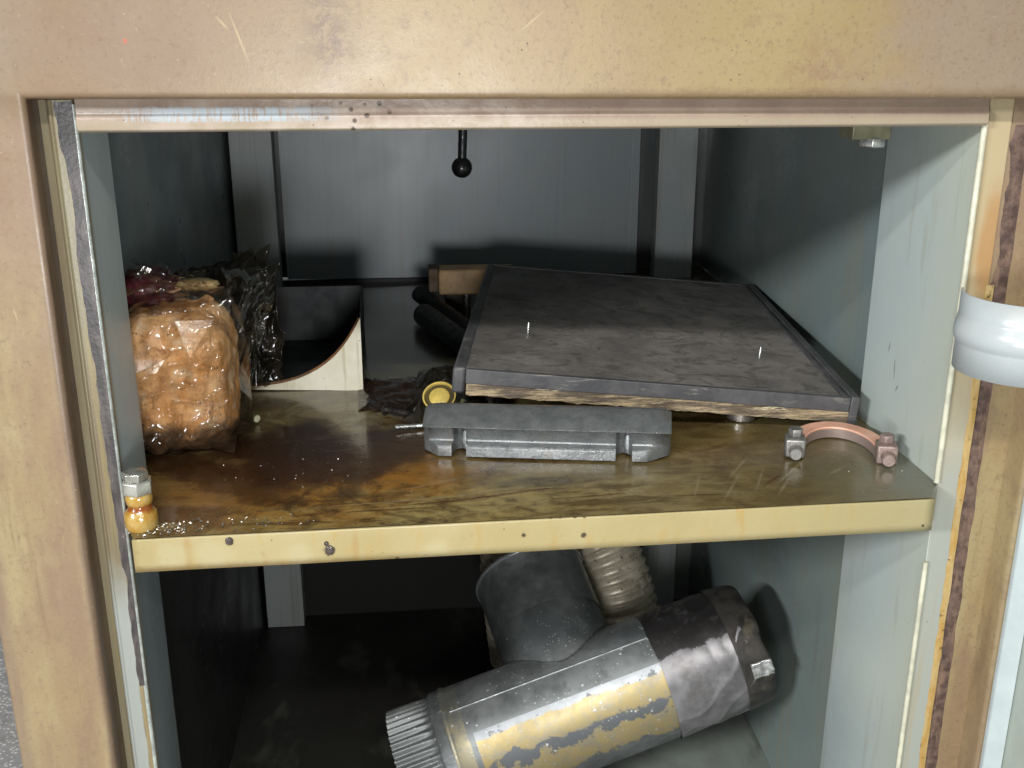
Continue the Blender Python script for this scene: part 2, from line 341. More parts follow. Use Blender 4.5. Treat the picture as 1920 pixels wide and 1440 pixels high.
def shelfm():
    m = M('oily_shelf_top', .2, 0, .5, .25); m.b.inputs['Coat Roughness'].default_value = .06
    x, y, z = m.xyz()
    wv = m.noise(14, 6, .66, (1, 1.4, 1), dist=.8); w2 = m.noise(38, 6, .7, (1, 1.5, 1), loc=(4, 2, 0), dist=.5); w3 = m.noise(110, 4, .65)
    w4 = m.noise(15, 6, .62, (1, 1.6, 1), dist=1.3, loc=(9, 4, 0)); w5 = m.noise(8, 3, .5, dist=.3, loc=(2, 8, 0))
    m.c = m.mix(m.ramp(wv, .42, .58), (.150, .105, .038), (.080, .048, .017))
    lef = m.ramp(x, .05, .22, 1, .45)
    m.lay(m.mul(lef, m.ramp(w4, .48, .62, 0, .7)), (.19, .150, .062))
    m.lay(m.mul(m.blob((-.11, .085, .71), (.17, .085, .2), .8, 12, .7), m.ramp(w4, .36, .58, .35, .95)), (.27, .115, .014))
    m.lay(m.mul(m.blob((.02, .035, .71), (.20, .055, .2), .9, 16, .9), m.ramp(w2, .38, .60, .9, .15)), (.36, .275, .095))
    m.lay(m.mul(m.blob((.17, .05, .71), (.14, .06, .2), .9, 18, .9), m.ramp(w4, .4, .62, .75, .1)), (.29, .24, .115))
    m.lay(m.mul(lef, m.ramp(w2, .54, .66, 0, .55)), (.040, .020, .008))
    m.lay(m.mul(m.blob((-.12, .190, .71), (.13, .075, .2), .9, 18, .45), .97), (.024, .009, .004))
    m.lay(m.mul(m.blob((-.10, .135, .71), (.095, .045, .2), 1.1, 22, .5), .92), (.032, .012, .005))
    m.lay(m.mul(m.blob((-.19, .12, .71), (.03, .14, .2), 1.0, 24, .4, (0, 0, -.9)), .85), (.035, .014, .006))
    m.lay(m.mul(m.blob((-.205, .045, .71), (.05, .02, .2), 1.1, 34, .4), .85), (.04, .022, .011))
    m.lay(m.mul(m.blob((-.025, .17, .71), (.035, .13, .2), 1.1, 26, .4, (0, 0, .5)), .8), (.045, .022, .009))
    m.lay(m.mul(m.blob((.10, .075, .71), (.05, .012, .2), 1.2, 40, .5), .5), (.06, .06, .05))
    m.lay(m.ramp(m.noise(70, 6, .75, (1, 2.2, 1), loc=(8, 1, 0), dist=1.2, rot=(0, 0, .25)), .58, .68, 0, .2), (.25, .19, .085))
    m.lay(m.mul(m.ramp(y, .02, .16, 1, 0), m.ramp(m.noise(26, 6, .7, (.35, 2.2, 1), loc=(3, 7, 0), dist=.5), .53, .64, 0, .7)), (.055, .026, .009))
    # tide lines of dried oil
    td = m.math('ABSOLUTE', m.add(w5, -.52)); m.lay(m.mul(m.mul(lef, m.ramp(x, 0, .1, 1, 0)), m.mul(m.ramp(td, .004, .018, 1, 0), .45)), (.035, .016, .007))
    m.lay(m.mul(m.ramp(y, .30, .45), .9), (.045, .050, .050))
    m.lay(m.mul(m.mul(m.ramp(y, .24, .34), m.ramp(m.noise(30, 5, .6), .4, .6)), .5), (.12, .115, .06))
    m.lay(m.mul(m.ramp(m.add(x, m.mul(m.add(wv, -.5), .12)), .27, .40), .75), (.135, .110, .050))
    m.lay(m.mul(m.blob((.45, .05, .72), (.055, .12, .2), .6, 20, .7), .9), (.135, .14, .105))
    m.lay(m.mul(lef, m.ramp(w3, .58, .70, 0, .45)), (.035, .02, .008))
    for cx, cy, ln, a in ((.27, .045, .03, .5), (.30, .06, .028, .42), (.315, .04, .022, .55), (.335, .075, .04, .7), (.24, .05, .025, .35), (.05, .06, .05, 1.35), (-.02, .05, .07, 1.5), (.29, .09, .03, .6), (.375, .07, .02, .9), (.01, .085, .04, 1.2)):
        m.lay(m.mul(m.blob((cx, cy, .71), (.0014, ln, .2), 1.3, 120, .9, (0, 0, a)), .4), (.30, .26, .16))
    for cx, cy, ln, a in ((.02, .045, .06, 1.45), (.08, .055, .05, 1.4), (-.03, .033, .05, 1.55), (.31, .055, .02, .8), (.15, .04, .03, 1.5)):
        m.lay(m.mul(m.blob((cx, cy, .71), (.0020, ln, .2), .7, 120, .6, (0, 0, a)), .7), (.07, .025, .008))
    m.lay(m.mul(specks(m, 130, .16), .9), (.03, .018, .01))
    m.lay(m.ramp(y, -.0005, .0035, .8, 0), (.55, .47, .22))
    m.rough(m.mul(m.ramp(y, .25, .4, 1, .6), m.ramp(m.noise(14, 5, .6, loc=(1, 3, 0), dist=.8), .40, .62, .08, .34)))
    m.bump(m.add(m.mul(w3, .6), m.add(m.mul(m.noise(340, 4, .7), .5), m.mul(w2, 1.2))), .20, .0010)
    return m.done()
SHELF = shelfm()
def floorm():
    m = M('shade_dark_pan_floor', .4)
    m.c = m.mix(m.ramp(m.noise(9, 5, .6), .35, .65), (.20, .225, .20), (.15, .165, .145))
    m.lay(m.ramp(m.add(m.xyz()[0], m.mul(m.add(m.noise(8, 5), -.5), .25)), .19, .36, .96, 0), (.016, .015, .012))  # left floor near black: shade of the bay painted into the colour
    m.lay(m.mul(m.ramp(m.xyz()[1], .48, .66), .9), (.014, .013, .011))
    m.lay(m.ramp(m.noise(14, 4, .6, (1, .5, 1)), .52, .66, 0, .7), (.06, .06, .05)); m.rough(m.ramp(m.noise(9, 4), .3, .7, .35, .6)); m.bump(m.noise(220, 4), .2, .001)
    return m.done()
PAN = floorm()
BLACKBACK = mat_grey('oil_black_lower_back', .4, (.22, .25, .24), rough=.55, dark=lambda m: m.mul(m.ramp(m.xyz()[0], .36, .42, 1, 0), .97))  # near black across, grey only at the right end
def simple(name, col, rough=.5, metal=0, var=.25, sc=60, bump=.15, spec=.5, dirt=0, dirtcol=(.03, .02, .012)):
    m = M(name, rough, metal, spec)
    n = m.noise(sc, 5, .62)
    m.c = m.mix(m.ramp(n, .3, .7), tuple(q*(1-var) for q in col), tuple(min(1, q*(1+var)) for q in col))
    if dirt: m.lay(m.ramp(m.noise(sc*.6, 6, .7, loc=(3, 3, 3)), .5, .68, 0, dirt), dirtcol)
    m.rough(m.ramp(m.noise(sc*1.7, 4), .3, .7, max(.04, rough-.1), min(1, rough+.12)))
    if bump: m.bump(m.noise(sc*5, 4), bump, .0008)
    return m.done()

# =================================================================== SETTING
V, Fc = grid(lambda u, v: (-6+12*u, -6+12*v, 0), 2, 2)
def conc():
    m = M('speckled_concrete', .6)
    m.c = m.mix(m.ramp(m.voro(160), .1, .5), (.80, .78, .75), (.36, .35, .34)); m.lay(m.ramp(m.noise(30, 5), .45, .65, 0, .5), (.25, .24, .23)); m.bump(m.noise(160, 5), .6, .002)
    return m.done()
o = mk('shop_floor', V, Fc, conc()); o['kind'] = 'structure'

# =================================================================== THE CABINET
cab = root('machine_cabinet', (.1, .4, 0), 'steel machine base cabinet with oil stained tan front and open grey inside', 'cabinet')
XO0, XO1 = -.352, .560
# front header: rolled sheet, lower edge bent back
def rolled(z0, z1, r=.006, ret=.022):
    pts = [(0, z1)]
    for k in range(7):
        a = math.pi/2*k/6; pts.append((r-r*math.cos(a), z0+r-r*math.sin(a)))
    pts.append((ret, z0))
    return pts
prof = rolled(1.0545, 1.30)
V, Fc = grid(lambda u, v: (-.2774+(XO1+.2774)*u, prof[int(round(v*8))][0]-.0004*math.sin(u*9), prof[int(round(v*8))][1]-.004*(u-.1)*(1 if v > .05 else 0)), 30, 9)
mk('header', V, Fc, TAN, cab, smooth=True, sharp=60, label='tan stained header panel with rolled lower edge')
# left stile: face + rounded edge + return
def stile(xo, xi, name, z0=.03, z1=1.30, sgn=1, r=.005, ret=.0325, zcut=1.0545):
    pts = [(xo, .20), (xo, r)]
    for k in range(1, 7): a = math.pi/2*k/6; pts.append((xo+sgn*(r-r*math.cos(a)), r-r*math.sin(a)))
    for k in range(7): a = math.pi/2*k/6; pts.append((xi-sgn*r+sgn*r*math.sin(a), r-r*math.cos(a)))
    pts.append((xi-sgn*.001, ret)); n = len(pts)
    V, Fc = grid(lambda u, v: (pts[int(round(u*(n-1)))][0], pts[int(round(u*(n-1)))][1], z0+(zcut-z0)*v), n, 12)
    return mk(name, V, Fc, TAN, cab, smooth=True, sharp=70)
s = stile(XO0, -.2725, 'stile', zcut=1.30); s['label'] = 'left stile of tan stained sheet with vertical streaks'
s = stile(XO1, .5100, 'stile', sgn=-1); s['label'] = 'right stile beside the open door'
# top rebate strip (door seat under the header)
V, Fc = prism_x([(.0225, 1.0600), (.0225, 1.0432), (.0205, 1.0405), (.0205, 1.0318), (.0235, 1.0300), (.05, 1.0300), (.05, 1.0600)], -.2455, .4475)
mk('door_seat', V, Fc, TOPS, cab, bevel=.0008, label='top door seat strip with scraped pale paint')
# left rebate: groove floor, ridge, seat, seal stain
V, Fc = prism_z([(-.2785, .0315), (-.2672, .0300), (-.2645, .0215), (-.2625, .0205), (-.2615, .0225), (-.2475, .0255), (-.2475, .037), (-.2785, .037)], .05, 1.0535)
mk('rebate', V, Fc, SEAT, cab, bevel=.0006, label='left door rebate with ochre runs')
def sealpoly():
    V = []; N = 90
    for k in range(N):
        z = .56+(1.052-.56)*k/(N-1); t = k/(N-1)
        wl = .0088+.0022*mn.noise(Vector((0, 0, z*22)))+.0014*mn.noise(Vector((3, 0, z*70)))+.0007*mn.noise(Vector((5, 0, z*260)))+(.004*max(0, (z-1.012)/.04)) - .0075*max(0, .72-t)*.9
        wl = max(.0012, wl)
        x1 = -.2478; x0 = x1-wl
        for x in (x0, x1): V.append((x, .0225+(x+.2615)/.014*.003-.0006, z))
        
    return V, [(2*k, 2*k+1, 2*k+3, 2*k+2) for k in range(N-1)]
V, Fc = sealpoly(); o = mk('sealant_strip', V, Fc, SEAL, cab); md = o.modifiers.new('thick', 'SOLIDIFY'); md.thickness = .0008
# left post: bright worn front edge and inner flange
WORN = simple('worn_bright_edge', (.42, .46, .43), .3, .25, .3, 90, .2)
V, Fc = lathe((-.2485, .0275, .05), (0, 0, 1), [(0, .0024), (1.0, .0024)], 10); mk('worn_edge', V, Fc, WORN, cab, smooth=True)
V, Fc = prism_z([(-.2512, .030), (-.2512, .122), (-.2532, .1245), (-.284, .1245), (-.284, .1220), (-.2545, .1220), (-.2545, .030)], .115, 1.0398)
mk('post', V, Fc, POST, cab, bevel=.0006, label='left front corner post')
# right rebate
V, Fc = prism_z([(.4510, .0300), (.4720, .0300), (.4720, .05), (.4510, .05)], .05, 1.0535); mk('rebate', V, Fc, REBR, cab, bevel=.0008, label='right door rebate, grey below and tan above')
def wavy(x0, x1, y, z0, z1, amp, fr, seed, N=160):
    V = []
    for k in range(N):
        z = z0+(z1-z0)*k/(N-1)
        a = amp*(mn.noise(Vector((seed, 0, z*fr)))+.6*mn.noise(Vector((seed, 4, z*fr*3)))); b = amp*.5*mn.noise(Vector((seed+9, 0, z*fr)))
        V += [(x0+a, y+.0006, z), ((x0+a+x1+b)/2, y+.0004+.0003*mn.noise(Vector((seed, 7, z*160))), z), (x1+b, y+.0006, z)]
    return V, [(3*k+j, 3*k+j+1, 3*k+j+4, 3*k+j+3) for k in range(N-1) for j in (0, 1)]
V, Fc = prism_z([(.4722, .0315), (.5125, .0315), (.5125, .05), (.4722, .05)], .05, 1.0535); mk('rebate_floor', V, Fc, TAN, cab, bevel=.0006)
V, Fc = wavy(.4700, .4765, .0290, .06, .90, .0016, 30, 1, 400); o = mk('rust_edge', V, Fc, OCHRE, cab); o.modifiers.new('t', 'SOLIDIFY').thickness = .001
V, Fc = wavy(.4760, .4890, .0308, .06, 1.03, .0030, 34, 5, 420); o = mk('gasket_remains', V, Fc, RUST, cab, label='dark brown gasket remains in the right rebate'); o.modifiers.new('t', 'SOLIDIFY').thickness = .0004
# bead at the front edge of the right post
BEAD = simple('pale_bead_paint', (.50, .49, .38), .35, 0, .18, 60, .1)
V, Fc = lathe((.4492, .0290, zs(.45)+.002), (0, 0, 1), [(0, .0026), (ROOF-zs(.45)-.005, .0026)], 12); mk('edge_bead', V, Fc, BEAD, cab, smooth=True)
V, Fc = lathe((.4492, .0290, .115), (0, 0, 1), [(0, .0024), (.53, .0024)], 12); mk('edge_bead', V, Fc, BEAD, cab, smooth=True)
V, Fc = prism_z([(.4505, .031), (.4505, .207), (.4525, .2095), (.474, .2095), (.474, .2065), (.4535, .2065), (.4535, .031)], .115, 1.0398)
def postR():
    m = M('pale_grey_green_post', .36)
    m.c = m.mix(m.ramp(m.noise(5, 4, .55), .3, .7), (.42, .49, .49), (.45, .50, .46))
    m.lay(m.mul(m.ramp(m.add(m.xyz()[1], m.mul(m.add(m.noise(10, 3), -.5), .06)), .035, .12, 1, 0), .55), (.46, .47, .36))
    m.lay(m.ramp(m.noise(24, 5, .6, (3, 3, .3)), .56, .72, 0, .35), (.33, .32, .24))
    for px, py, rr, a in ((1677, 690, .011, .12), (1681, 728, .0045, -.5), (1668, 650, .006, -.25)):
        p = ox(px, py, .4505); m.lay(m.mul(m.blob(tuple(p), (.05, .0011, rr), .4, 200, .6, (a, 0, 0)), .75), (.10, .11, .11))
    m.lay(m.mul(specks(m, 110, .11), .5), (.15, .13, .09)); m.rough(m.ramp(m.noise(9, 4), .3, .7, .28, .45)); m.bump(m.add(m.noise(380, 3), m.mul(m.noise(7, 2), 4)), .1, .0008)
    return m.done()
mk('post', V, Fc, postR(), cab, bevel=.0008, label='right front corner post with pale grey green paint')
# walls, roof, floor, back
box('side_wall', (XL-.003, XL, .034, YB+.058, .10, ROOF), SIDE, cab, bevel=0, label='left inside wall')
box('side_wall', (XR, XR+.003, .052, YB+.058, .10, ROOF), mat_grey('grey_side_wall_right', .7, (.18, .23, .23)), cab, bevel=0, label='right inside wall with brown runs')
xb0, xb1 = oy(528, 350, YB+.006)[0], oy(1198, 350, YB+.006)[0]
box('back_panel', (xb0, xb1, YB+.006, YB+.009, .722, ROOF), BACK, cab, bevel=0, label='grey back panel with vertical streaks')
box('back_panel', (XL, XR, YB+.010, YB+.013, .10, .7195), BLACKBACK, cab, bevel=0, label='black back panel of the lower bay')
box('roof_plate', (XL, XR, .051, YB+.055, ROOF+.0005, ROOF+.0035), GREY, cab, bevel=0)
box('floor_pan', (XL, XR, .03, YB+.006, FL-.003, FL), PAN, cab, bevel=0, label='floor pan of the lower bay with shade painted in at the left')
BP = mat_grey('back_post_grey', .8, (.36, .40, .41))
for (xa, xb) in ((oy(427, 245, YB-.03)[0], oy(507, 245, YB-.03)[0]), (oy(1238, 245, YB-.03)[0], oy(1310, 245, YB-.03)[0])):
    box('back_post', (xa, xb, YB-.030, YB-.026, .1105, ROOF), BP, cab, bevel=.0006)
    for xx in (xa+.001, xb-.004): box('back_post_web', (xx, xx+.003, YB-.0255, YB+.0055, .1105, ROOF), BP, cab, bevel=0)
box('shadow_gap_sheet', (XL, XR, YB+.055, YB+.058, .715, ROOF+.004), mat_grey('dark_rear_skin', .6, (.10, .115, .115)), cab, bevel=0)  # dark sheet added behind the panel gaps, standing in for post shadows
for xe in (xb0+.001, oy(1184, 350, YB)[0]): box('panel_fold', (xe-.0008, xe+.0008, YB+.0035, YB+.0058, .725, ROOF), BP, cab, bevel=0)
xe = oy(1310, 350, YB)[0]
# shelf: top sheet with small waviness + bent front lip
sh0, sh1 = -.250, .4500
def shf(u, v):
    x = XL+.002+(XR-.002-XL-.002)*u; y = .0025+(YB-.0+.005-.0025)*v
    return (x, y, zs(x)+.0006*mn.noise(Vector((x*9, y*9, 2))))
def strip(x0, x1, y0, y1, nu, nv):
    def f(u, v):
        xa = x0-(.0115*v if y0 < .01 else 0); xb = x1+(.0155*v if y0 < .01 else 0)
        x = xa+(xb-xa)*u; y = y0+(y1-y0)*v; return (x, y, zs(x)+.0006*mn.noise(Vector((x*9, y*9, 2))))
    return grid(f, nu, nv)
V, Fc = join(strip(-.2360, .4340, .0022, .0300, 60, 4), strip(-.2508, .4502, .0300, .1268, 60, 10), strip(XL+.001, .4502, .1268, .2118, 60, 9), strip(XL+.001, XR-.001, .2118, YB+.054, 60, 50))
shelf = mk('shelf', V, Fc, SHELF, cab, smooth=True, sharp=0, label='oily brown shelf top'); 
lipr = .0016
def lipf(u, v):
    x = -.2362+(.4342+.2362)*u; k = v*9; zt = zs(x)-.0003
    dent = .0005*mn.noise(Vector((x*14, 0, 5)))
    if k <= 5: a = math.pi/2*k/5; return (x, -.0005+lipr-lipr*math.sin(a)+dent, zt-lipr+lipr*math.cos(a)) if True else 0
    q = (k-5)/4; return (x, -.0005+dent, zt-lipr-(.0290-lipr)*q)
V, Fc = grid(lipf, 80, 10)
o = mk('front_lip', V, Fc, LIP, shelf, smooth=True, sharp=0, label='cream yellow bent front lip of the shelf'); md = o.modifiers.new('t', 'SOLIDIFY'); md.thickness = .0018; md.offset = -1
for xx in (-.2358, .4322): mk('lip_end', *boxg(xx, xx+.0016, .0012, .0285, zs(xx)-.029, zs(xx)-.0008), LIP, shelf)
V, Fc = boxg(-.2341, .4321, .0288, .0300, zs(.1)-.024, zs(.1)-.006); mk('lip_stiffener', V, Fc, LIP, shelf)
# ---- open door at the right, with rounded hinge guard
DOORM = simple('pale_door_paint', (.38, .43, .38), .34, 0, .08, 20, .08, dirt=.25, dirtcol=(.42, .40, .27))
DOORE = simple('pale_door_edge', (.42, .48, .48), .32, 0, .06, 30, .08)
door = mk('door', *prism_z([(.5160, -.004), (.5230, -.0045), (.529, -.42), (.560, -.42), (.560, -.004)], .10, 1.035), DOORM, cab, bevel=.001, label='pale green grey door standing open at the right')
mk('door_flange', *prism_z([(.5105, -.004), (.5158, -.004), (.5158, -.010), (.5225, -.016), (.5220, -.0205), (.5120, -.011), (.5105, -.009)], .10, 1.035), DOORE, door, bevel=.0008)
WHITE = simple('white_enamel', (.37, .405, .41), .34, 0, .05, 16, .05, dirt=.35, dirtcol=(.48, .47, .42))
cx, cy, R0 = .4845, -.020, .0565
z0, z1 = .842, .9045
bp = [(z0, 0), (z0+.0215, 0), (z0+.0230, .0006), (z0+.0255, .0026), (z0+.0300, .0040), (z0+.0345, .0040), (z0+.0390, .0026), (z0+.0430, .0006), (z0+.0450, 0), (z1, 0)]
def gf(u, v):
    z, dr = bp[int(round(v*9))]; a = math.radians(150+230*u); fade = min(1, max(0, min(u, 1)/.02))
    r = R0+dr*min(1, .25+u*9); return (cx+r*math.cos(a), cy+r*math.sin(a)*.92, z)
V, Fc = grid(gf, 60, 10)
o = mk('hinge_guard', V, Fc, WHITE, door, smooth=True, sharp=35, label='white rounded sheet guard with a raised rib'); md = o.modifiers.new('t', 'SOLIDIFY'); md.thickness = .002; md.offset = -1
mk('guard_bracket', *boxg(.520, .5285, -.045, .006, z0+.004, z1-.004), WHITE, door, bevel=.001)

# =================================================================== THINGS ABOVE THE SHELF
STEEL = simple('bright_steel', (.55, .56, .55), .24, .9, .15, 120, .15)
DSTEEL = simple('dull_steel', (.30, .30, .29), .36, .85, .3, 150, .25, dirt=.5)
BLACK = simple('black_iron', (.012, .013, .014), .35, .2, .3, 90, .1)
# pull rod with a ball
p = oy(866, 314, .5); t = root('pull_rod', (p[0], .5, ROOF), 'black rod with a ball end hanging from the cabinet roof', 'rod')
q0 = Vector((p[0]+.004, .5, ROOF)); q1 = Vector(tuple(p))
mk('rod', *lathe(q0, q1-q0, [(0, .0056), ((q1-q0).length-.006, .0052)], 16), BLACK, t, smooth=True)
mk('ball', *lathe(q1-Vector((0, 0, .0125)), (0, 0, 1), [(.0125-.0125*math.cos(math.pi*k/14), max(.0002, .0125*math.sin(math.pi*k/14))) for k in range(15)], 24), simple('black_ball', (.01, .01, .01), .18, 0, .2, 60, .05), t, smooth=True)
# bolt under the roof
p = oy(1632, 268, .13); t = root('roof_bolt', (p[0], .13, ROOF), 'bright hex bolt head under the roof at the right', 'bolt')
mk('washer_plate', *boxg(p[0]-.022, p[0]+.013, .118, .150, p[2]+.004, ROOF), simple('olive_washer', (.20, .19, .12), .4, .3), t, bevel=.001)
mk('hex_head', *hexg((p[0], .128, p[2]+.0055), (0, 0, -1), .0125, .0085, .1, .3), STEEL, t, bevel=.0006)
# levelling bolt on shelf, left
bx, by = -.2335, .024; bz = zs(bx)
t = root('levelling_bolt', (bx, by, bz), 'hex bolt and nut on a greasy yellow collar at the left shelf corner', 'bolt')
def greasem():
    m = M('yellow_grease', .16, 0, .6, .5); m.c = m.mix(m.ramp(m.noise(90, 4), .35, .65), (.36, .20, .030), (.42, .29, .09)); m.lay(m.band(2, bz+.0165, bz+.0215, .002, .003, 200), (.22, .055, .008)); m.lay(m.ramp(m.noise(200, 4), .6, .7, 0, .6), (.3, .10, .01)); m.bump(m.noise(170, 4), .5, .001); return m.done()
gp = [(-.001, .0118), (.002, .0132), (.009, .0136), (.0145, .0128), (.0170, .0100), (.0200, .0092), (.0225, .0104), (.026, .0110), (.0300, .0104), (.031, .0095)]
mk('grease_collar', *lathe((bx, by, bz), (0, 0, 1), gp, 28), greasem(), t, smooth=True)
mk('nut', *hexg((bx, by, bz+.031), (0, 0, 1), .0128, .0115, .1, .15), simple('zinc_nut', (.62, .62, .55), .22, .75, .12, 80, .1), t, bevel=.0006)
mk('bolt_head', *hexg((bx-.001, by, bz+.0425), (0, 0, 1), .0108, .0075, .16, .5), simple('zinc_head', (.42, .42, .38), .26, .8, .2, 80, .1), t, bevel=.0006)

# ---- oily rag bundle + clear bag
def ragm():
    m = M('oil_soaked_rag', .7, 0, .2, .0)
    n1 = m.noise(26, 6, .65, dist=.6); n2 = m.noise(90, 5, .7, dist=.4); z = m.xyz()[2]
    m.c = m.mix(m.ramp(n1, .36, .62), (.82, .50, .25), (.74, .38, .14))
    m.lay(m.ramp(m.noise(45, 5, .6, loc=(7, 1, 2)), .52, .66, 0, .85), (.86, .66, .45))
    m.lay(m.ramp(n2, .55, .70, 0, .65), (.36, .13, .03))
    m.lay(m.ramp(m.noise(160, 5, .7), .60, .70, 0, .9), (.05, .018, .008))
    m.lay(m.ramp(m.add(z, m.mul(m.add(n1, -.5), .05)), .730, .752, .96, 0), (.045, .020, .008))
    m.lay(m.mul(m.ramp(m.add(z, m.mul(m.add(n1, -.5), .06)), .84, .865), .8), (.14, .05, .02))
    m.bump(m.add(m.mul(n2, .5), m.add(m.mul(m.noise(420, 5, .7), .6), m.mul(m.noise(90, 4, .6, (4, 4, .6)), .6))), .9, .002)
    return m.done()
def lump(c, r, seed, amp, p=2.4, nu=120, nv=80, fold=1.0, flat=None):
    c = Vector(c)
    def f(u, v):
        a = 2*math.pi*u; b = math.pi*(v-.5)
        d = Vector((math.cos(a)*math.cos(b), math.sin(a)*math.cos(b), math.sin(b)))
        k = (abs(d.x)**p+abs(d.y)**p+abs(d.z)**p)**(-1/p)
        q = d*k
        s = 1+amp*(mn.fractal(q*1.6+Vector((seed, 0, 0)), .9, 2.1, 5)*.6 - fold*abs(mn.noise(q*2.6+Vector((0, seed, 0))))*.5 + fold*.25*(1-abs(mn.noise(q*5.3+Vector((seed, seed, 3))))*2.2))
        w_ = Vector((q.x*r[0]*s, q.y*r[1]*s, q.z*r[2]*s))+c
        if flat is not None and w_.z < flat: w_.z = flat+.001*abs(mn.noise(q*9))
        return tuple(w_)
    return grid(f, nu, nv, wrap_u=True)
def crumple(c, r, seed, amp=.22, nu=30, nv=20, p=2.6, flat=None, clampx=None, spike=0):
    c = Vector(c); jr = random.Random(seed)
    J = [[(jr.uniform(-.3, .3), jr.uniform(-.3, .3), jr.gauss(0, 1)) for i in range(nu)] for j in range(nv)]
    V = []
    for j in range(nv):
        for i in range(nu):
            du, dv_, dr = J[j][i]; a = 2*math.pi*(i+du)/nu; b = math.pi*((j+(dv_ if 0 < j < nv-1 else 0))/(nv-1)-.5)
            d = Vector((math.cos(a)*math.cos(b), math.sin(a)*math.cos(b), math.sin(b)))
            q = d*(abs(d.x)**p+abs(d.y)**p+abs(d.z)**p)**(-1/p)
            s_ = 1+amp*dr*.42+amp*.8*mn.noise(q*1.7+Vector((seed, 2, 1)))
            if spike and q.z > .3: s_ += spike*max(0, mn.noise(q*2.6+Vector((seed, 5, 1))))
            w_ = Vector((q.x*r[0]*s_, q.y*r[1]*s_, q.z*r[2]*s_))+c
            if flat is not None and w_.z < flat: w_.z = flat+.0012*abs(dr)
            if clampx is not None: w_.x = max(w_.x, clampx+.002*abs(dr))
            V.append(tuple(w_))
    Fc = []
    for j in range(nv-1):
        for i in range(nu):
            a, b, c_, d = j*nu+i, j*nu+(i+1) % nu, (j+1)*nu+(i+1) % nu, (j+1)*nu+i
            Fc += [(a, b, c_), (a, c_, d)] if jr.random() < .5 else [(a, b, d), (b, c_, d)]
    return V, Fc
zb = zs(-.24)
t = root('rag_bundle', (-.238, .215, zb), 'orange brown oil soaked rag bundle packed in the clear bag', 'rag')
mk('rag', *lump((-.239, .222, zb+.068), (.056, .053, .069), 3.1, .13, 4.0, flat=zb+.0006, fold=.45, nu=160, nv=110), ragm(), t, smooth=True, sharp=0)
t = root('red_rag', (-.274, .25, zb+.13), 'small dark red rag poking out at the top of the bag', 'rag')
mk('cloth', *lump((-.266, .262, zb+.145), (.028, .03, .020), 8.2, .35, 2.2, 60, 40), simple('wine_red_cloth', (.10, .014, .022), .4, 0, .5, 70, .5), t, smooth=True, sharp=0)
t = root('wood_scrap', (-.22, .33, zb+.12), 'tiny pale yellow scrap lying on top of the rag bundle', 'scrap')
p = oy(350, 520, .27); mk('scrap', *lump((p[0]+.012, .255, p[2]-.004), (.020, .012, .005), 4, .3, 2.6, 40, 24), simple('pale_yellow_scrap', (.55, .42, .20), .5), t, smooth=True, sharp=0)
def filmm(name, tint, op, rough=.09, frost=.12, fm=1.0, dcol=(.30, .26, .20)):
    m = bpy.data.materials.new(name); m.use_nodes = True; n = m.node_tree.nodes; l = m.node_tree.links; n.clear()
    out = n.new('ShaderNodeOutputMaterial'); tr = n.new('ShaderNodeBsdfTransparent'); gl = n.new('ShaderNodeBsdfGlossy'); df = n.new('ShaderNodeBsdfTranslucent'); d2 = n.new('ShaderNodeBsdfDiffuse')
    tr.inputs[0].default_value = (*tint, 1); gl.inputs['Roughness'].default_value = rough; gl.inputs[0].default_value = (.95, .95, .95, 1)
    d2.inputs[0].default_value = (*dcol, 1); df.inputs[0].default_value = (.30, .26, .20, 1)
    lw = n.new('ShaderNodeFresnel'); lw.inputs['IOR'].default_value = 1.5
    nz = n.new('ShaderNodeTexNoise'); nz.inputs['Scale'].default_value = 60; nz.inputs['Detail'].default_value = 5
    tc = n.new('ShaderNodeNewGeometry'); l.new(tc.outputs['Position'], nz.inputs['Vector'])
    bp_ = n.new('ShaderNodeBump'); bp_.inputs['Strength'].default_value = .05; bp_.inputs['Distance'].default_value = .002; l.new(nz.outputs['Fac'], bp_.inputs['Height'])
    l.new(bp_.outputs[0], gl.inputs['Normal']); l.new(bp_.outputs[0], lw.inputs['Normal'])
    mr = n.new('ShaderNodeMapRange'); mr.inputs[1].default_value = .45; mr.inputs[2].default_value = .7; mr.inputs[3].default_value = frost*.4; mr.inputs[4].default_value = frost*2; l.new(nz.outputs['Fac'], mr.inputs[0])
    m1 = n.new('ShaderNodeMixShader'); l.new(mr.outputs[0], m1.inputs[0]); l.new(tr.outputs[0], m1.inputs[1]); l.new(d2.outputs[0], m1.inputs[2])
    ml = n.new('ShaderNodeMath'); ml.operation = 'MULTIPLY_ADD'; ml.inputs[1].default_value = fm; ml.inputs[2].default_value = op; l.new(lw.outputs[0], ml.inputs[0])
    m2 = n.new('ShaderNodeMixShader'); l.new(ml.outputs[0], m2.inputs[0]); l.new(m1.outputs[0], m2.inputs[1]); l.new(gl.outputs[0], m2.inputs[2]); l.new(m2.outputs[0], out.inputs[0])
    return m
FILM = filmm('clear_oily_film', (.975, .96, .93), .02, .13, .02, .55)
FILMD = filmm('smoky_oily_film', (.42, .37, .30), .012, .14, .12, .45, (.09, .075, .05))
t = root('plastic_bag', (-.22, .26, zb), 'crumpled clear plastic bag with shiny folds around the rags', 'plastic bag')
